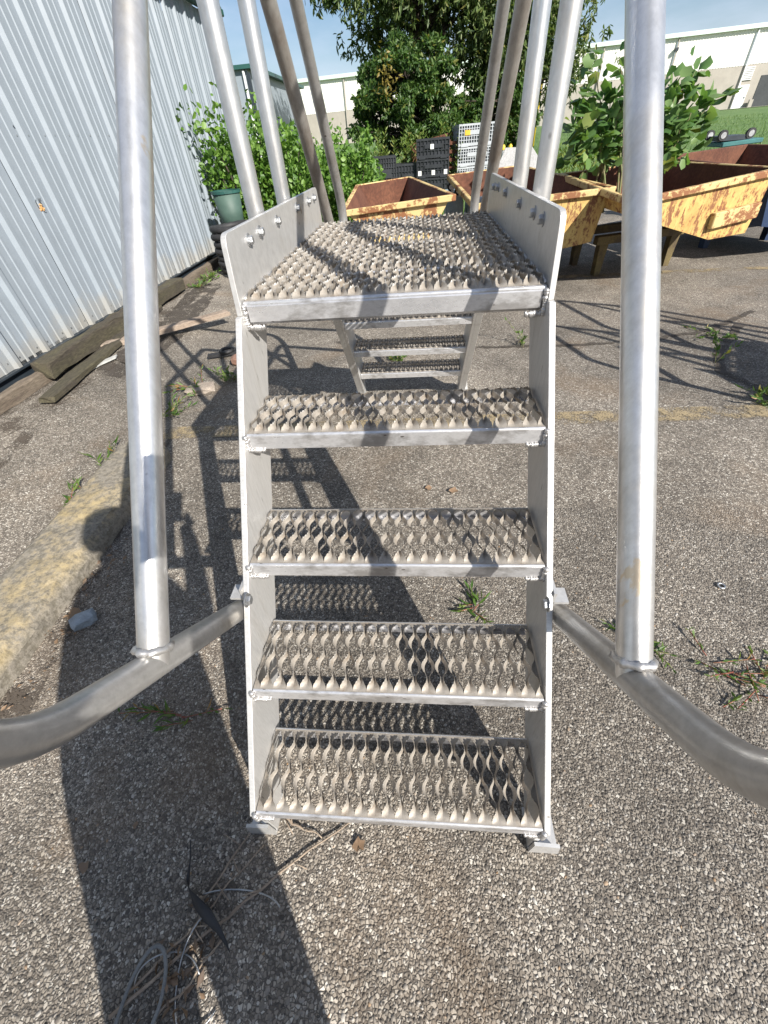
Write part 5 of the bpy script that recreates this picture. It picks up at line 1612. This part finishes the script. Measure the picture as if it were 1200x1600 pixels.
# ================================================================ the person behind the camera (seen as a shadow)
def person():
    bx, by = -0.005, -0.722
    root = empty('person', (bx, by, GZ), 'standing person in grey shirt and jeans holding up a phone, seen as a shadow', 'person')
    J = {  # joint: (x, y, z, radius)
        'pelvis': (0.02, 0, 0.90, 0.225), 'spine': (0.03, 0.03, 1.05, 0.215), 'chest': (0.05, 0.06, 1.20, 0.20), 'neck': (0.055, 0.10, 1.34, 0.062), 'headb': (0.06, 0.13, 1.41, 0.078), 'head': (0.06, 0.15, 1.51, 0.096), 'crown': (0.06, 0.135, 1.57, 0.07),
        'lhip': (-0.10, 0, 0.82, 0.15), 'lknee': (-0.125, 0.02, 0.48, 0.10), 'lank': (-0.14, -0.02, 0.09, 0.065), 'ltoe': (-0.145, 0.13, 0.04, 0.045),
        'rhip': (0.115, 0, 0.82, 0.15), 'rknee': (0.13, 0.02, 0.48, 0.10), 'rank': (0.15, -0.02, 0.09, 0.065), 'rtoe': (0.155, 0.13, 0.04, 0.045),
        'lsh': (-0.085, 0.06, 1.25, 0.075), 'lel': (-0.15, 0.12, 1.03, 0.055), 'lwr': (-0.02, 0.38, 1.20, 0.034), 'lpalm': (0.015, 0.46, 1.225, 0.028),
        'rsh': (0.20, 0.06, 1.25, 0.075), 'rel': (0.26, 0.12, 1.03, 0.055), 'rwr': (0.17, 0.38, 1.20, 0.034), 'rpalm': (0.118, 0.46, 1.225, 0.028)}
    E = [('pelvis', 'spine'), ('spine', 'chest'), ('chest', 'neck'), ('neck', 'headb'), ('headb', 'head'), ('head', 'crown'), ('pelvis', 'lhip'), ('lhip', 'lknee'), ('lknee', 'lank'), ('lank', 'ltoe'),
         ('pelvis', 'rhip'), ('rhip', 'rknee'), ('rknee', 'rank'), ('rank', 'rtoe'), ('chest', 'lsh'), ('lsh', 'lel'), ('lel', 'lwr'), ('lwr', 'lpalm'), ('chest', 'rsh'), ('rsh', 'rel'), ('rel', 'rwr'), ('rwr', 'rpalm')]
    names = list(J); me = bpy.data.meshes.new('body')
    me.from_pydata([J[n][:3] for n in names], [(names.index(a), names.index(b)) for a, b in E], [])
    o = link('body', me, root)
    sk = o.modifiers.new('skin', 'SKIN'); sk.use_smooth_shade = True
    for i, n in enumerate(names):
        d = me.skin_vertices[0].data[i]; d.radius = (J[n][3], J[n][3] * (0.8 if n in ('pelvis', 'spine', 'chest') else 1)); d.use_root = (n == 'pelvis')
    ss = o.modifiers.new('sub', 'SUBSURF'); ss.levels = 2; ss.render_levels = 2
    me.materials.append(M['shirt'])
    for nm, sg, pc in (('hand', -1, J['lpalm']), ('hand', 1, J['rpalm'])):
        mb = MB()
        for f in range(4):
            z = GZ + pc[2] + 0.028 - f * 0.017; L_ = (0.062, 0.070, 0.066, 0.052)[f]
            p0 = (bx + pc[0] + sg * 0.008, by + pc[1] + 0.005, z); p1 = (bx + pc[0] + sg * 0.018, by + pc[1] + 0.035, z); p2 = (bx + pc[0] - sg * 0.004, by + pc[1] + 0.047, z - .002)
            mb.tube([p0, p1, p2], 0.008, 8, radii=[0.0085, 0.008, 0.0065])
        mb.tube([(bx + pc[0], by + pc[1], GZ + pc[2] + 0.02), (bx + pc[0] - sg * 0.02, by + pc[1] + 0.015, GZ + pc[2] + 0.04), (bx + pc[0] - sg * 0.035, by + pc[1] + 0.03, GZ + pc[2] + 0.03)], 0.009, 8, radii=[0.011, 0.0095, 0.007])
        mb.build(nm, M['skin'], root, smooth=True)
    hx, hy, dz = bx + 0.06, by + 0.06, -0.09 + GZ
    mb = MB(); mb.tube([(hx, hy + 0.03, 1.56 + dz), (hx, hy + 0.04, 1.62 + dz), (hx, hy + 0.05, 1.69 + dz), (hx, hy + 0.055, 1.705 + dz)], 0.1, 14, radii=[0.094, 0.098, 0.08, 0.03]); mb.build('hair', M['hair'], root, smooth=True)
    mb = MB(); mb.tube([(hx, hy + 0.18, 1.585 + dz), (hx, hy + 0.197, 1.565 + dz), (hx, hy + 0.185, 1.555 + dz)], 0.012, 8, radii=[0.008, 0.014, 0.010]); mb.build('nose', M['skin'], root, smooth=True)
    for sx in (-1, 1):
        mb = MB(); mb.tube([(hx + sx * 0.092, hy + 0.07, 1.57 + dz), (hx + sx * 0.108, hy + 0.06, 1.59 + dz), (hx + sx * 0.092, hy + 0.06, 1.615 + dz)], 0.010, 8); mb.build('ear', M['skin'], root, smooth=True)
    ph = MB(); f = cam_rot @ Vector((0, 0, -1)); c = Vector(cam.location) - f * 0.035 - Vector((0, 0, 0))
    c = Vector((0.0588, -0.1758, 1.1629)) - f * 0.03
    ph.box(c, (0.072, 0.15, 0.008), cam_rot, 0.003)
    tag(ph.build('phone', M['rubber']), 'black phone held up by the person, just behind the viewpoint', 'phone')
person()
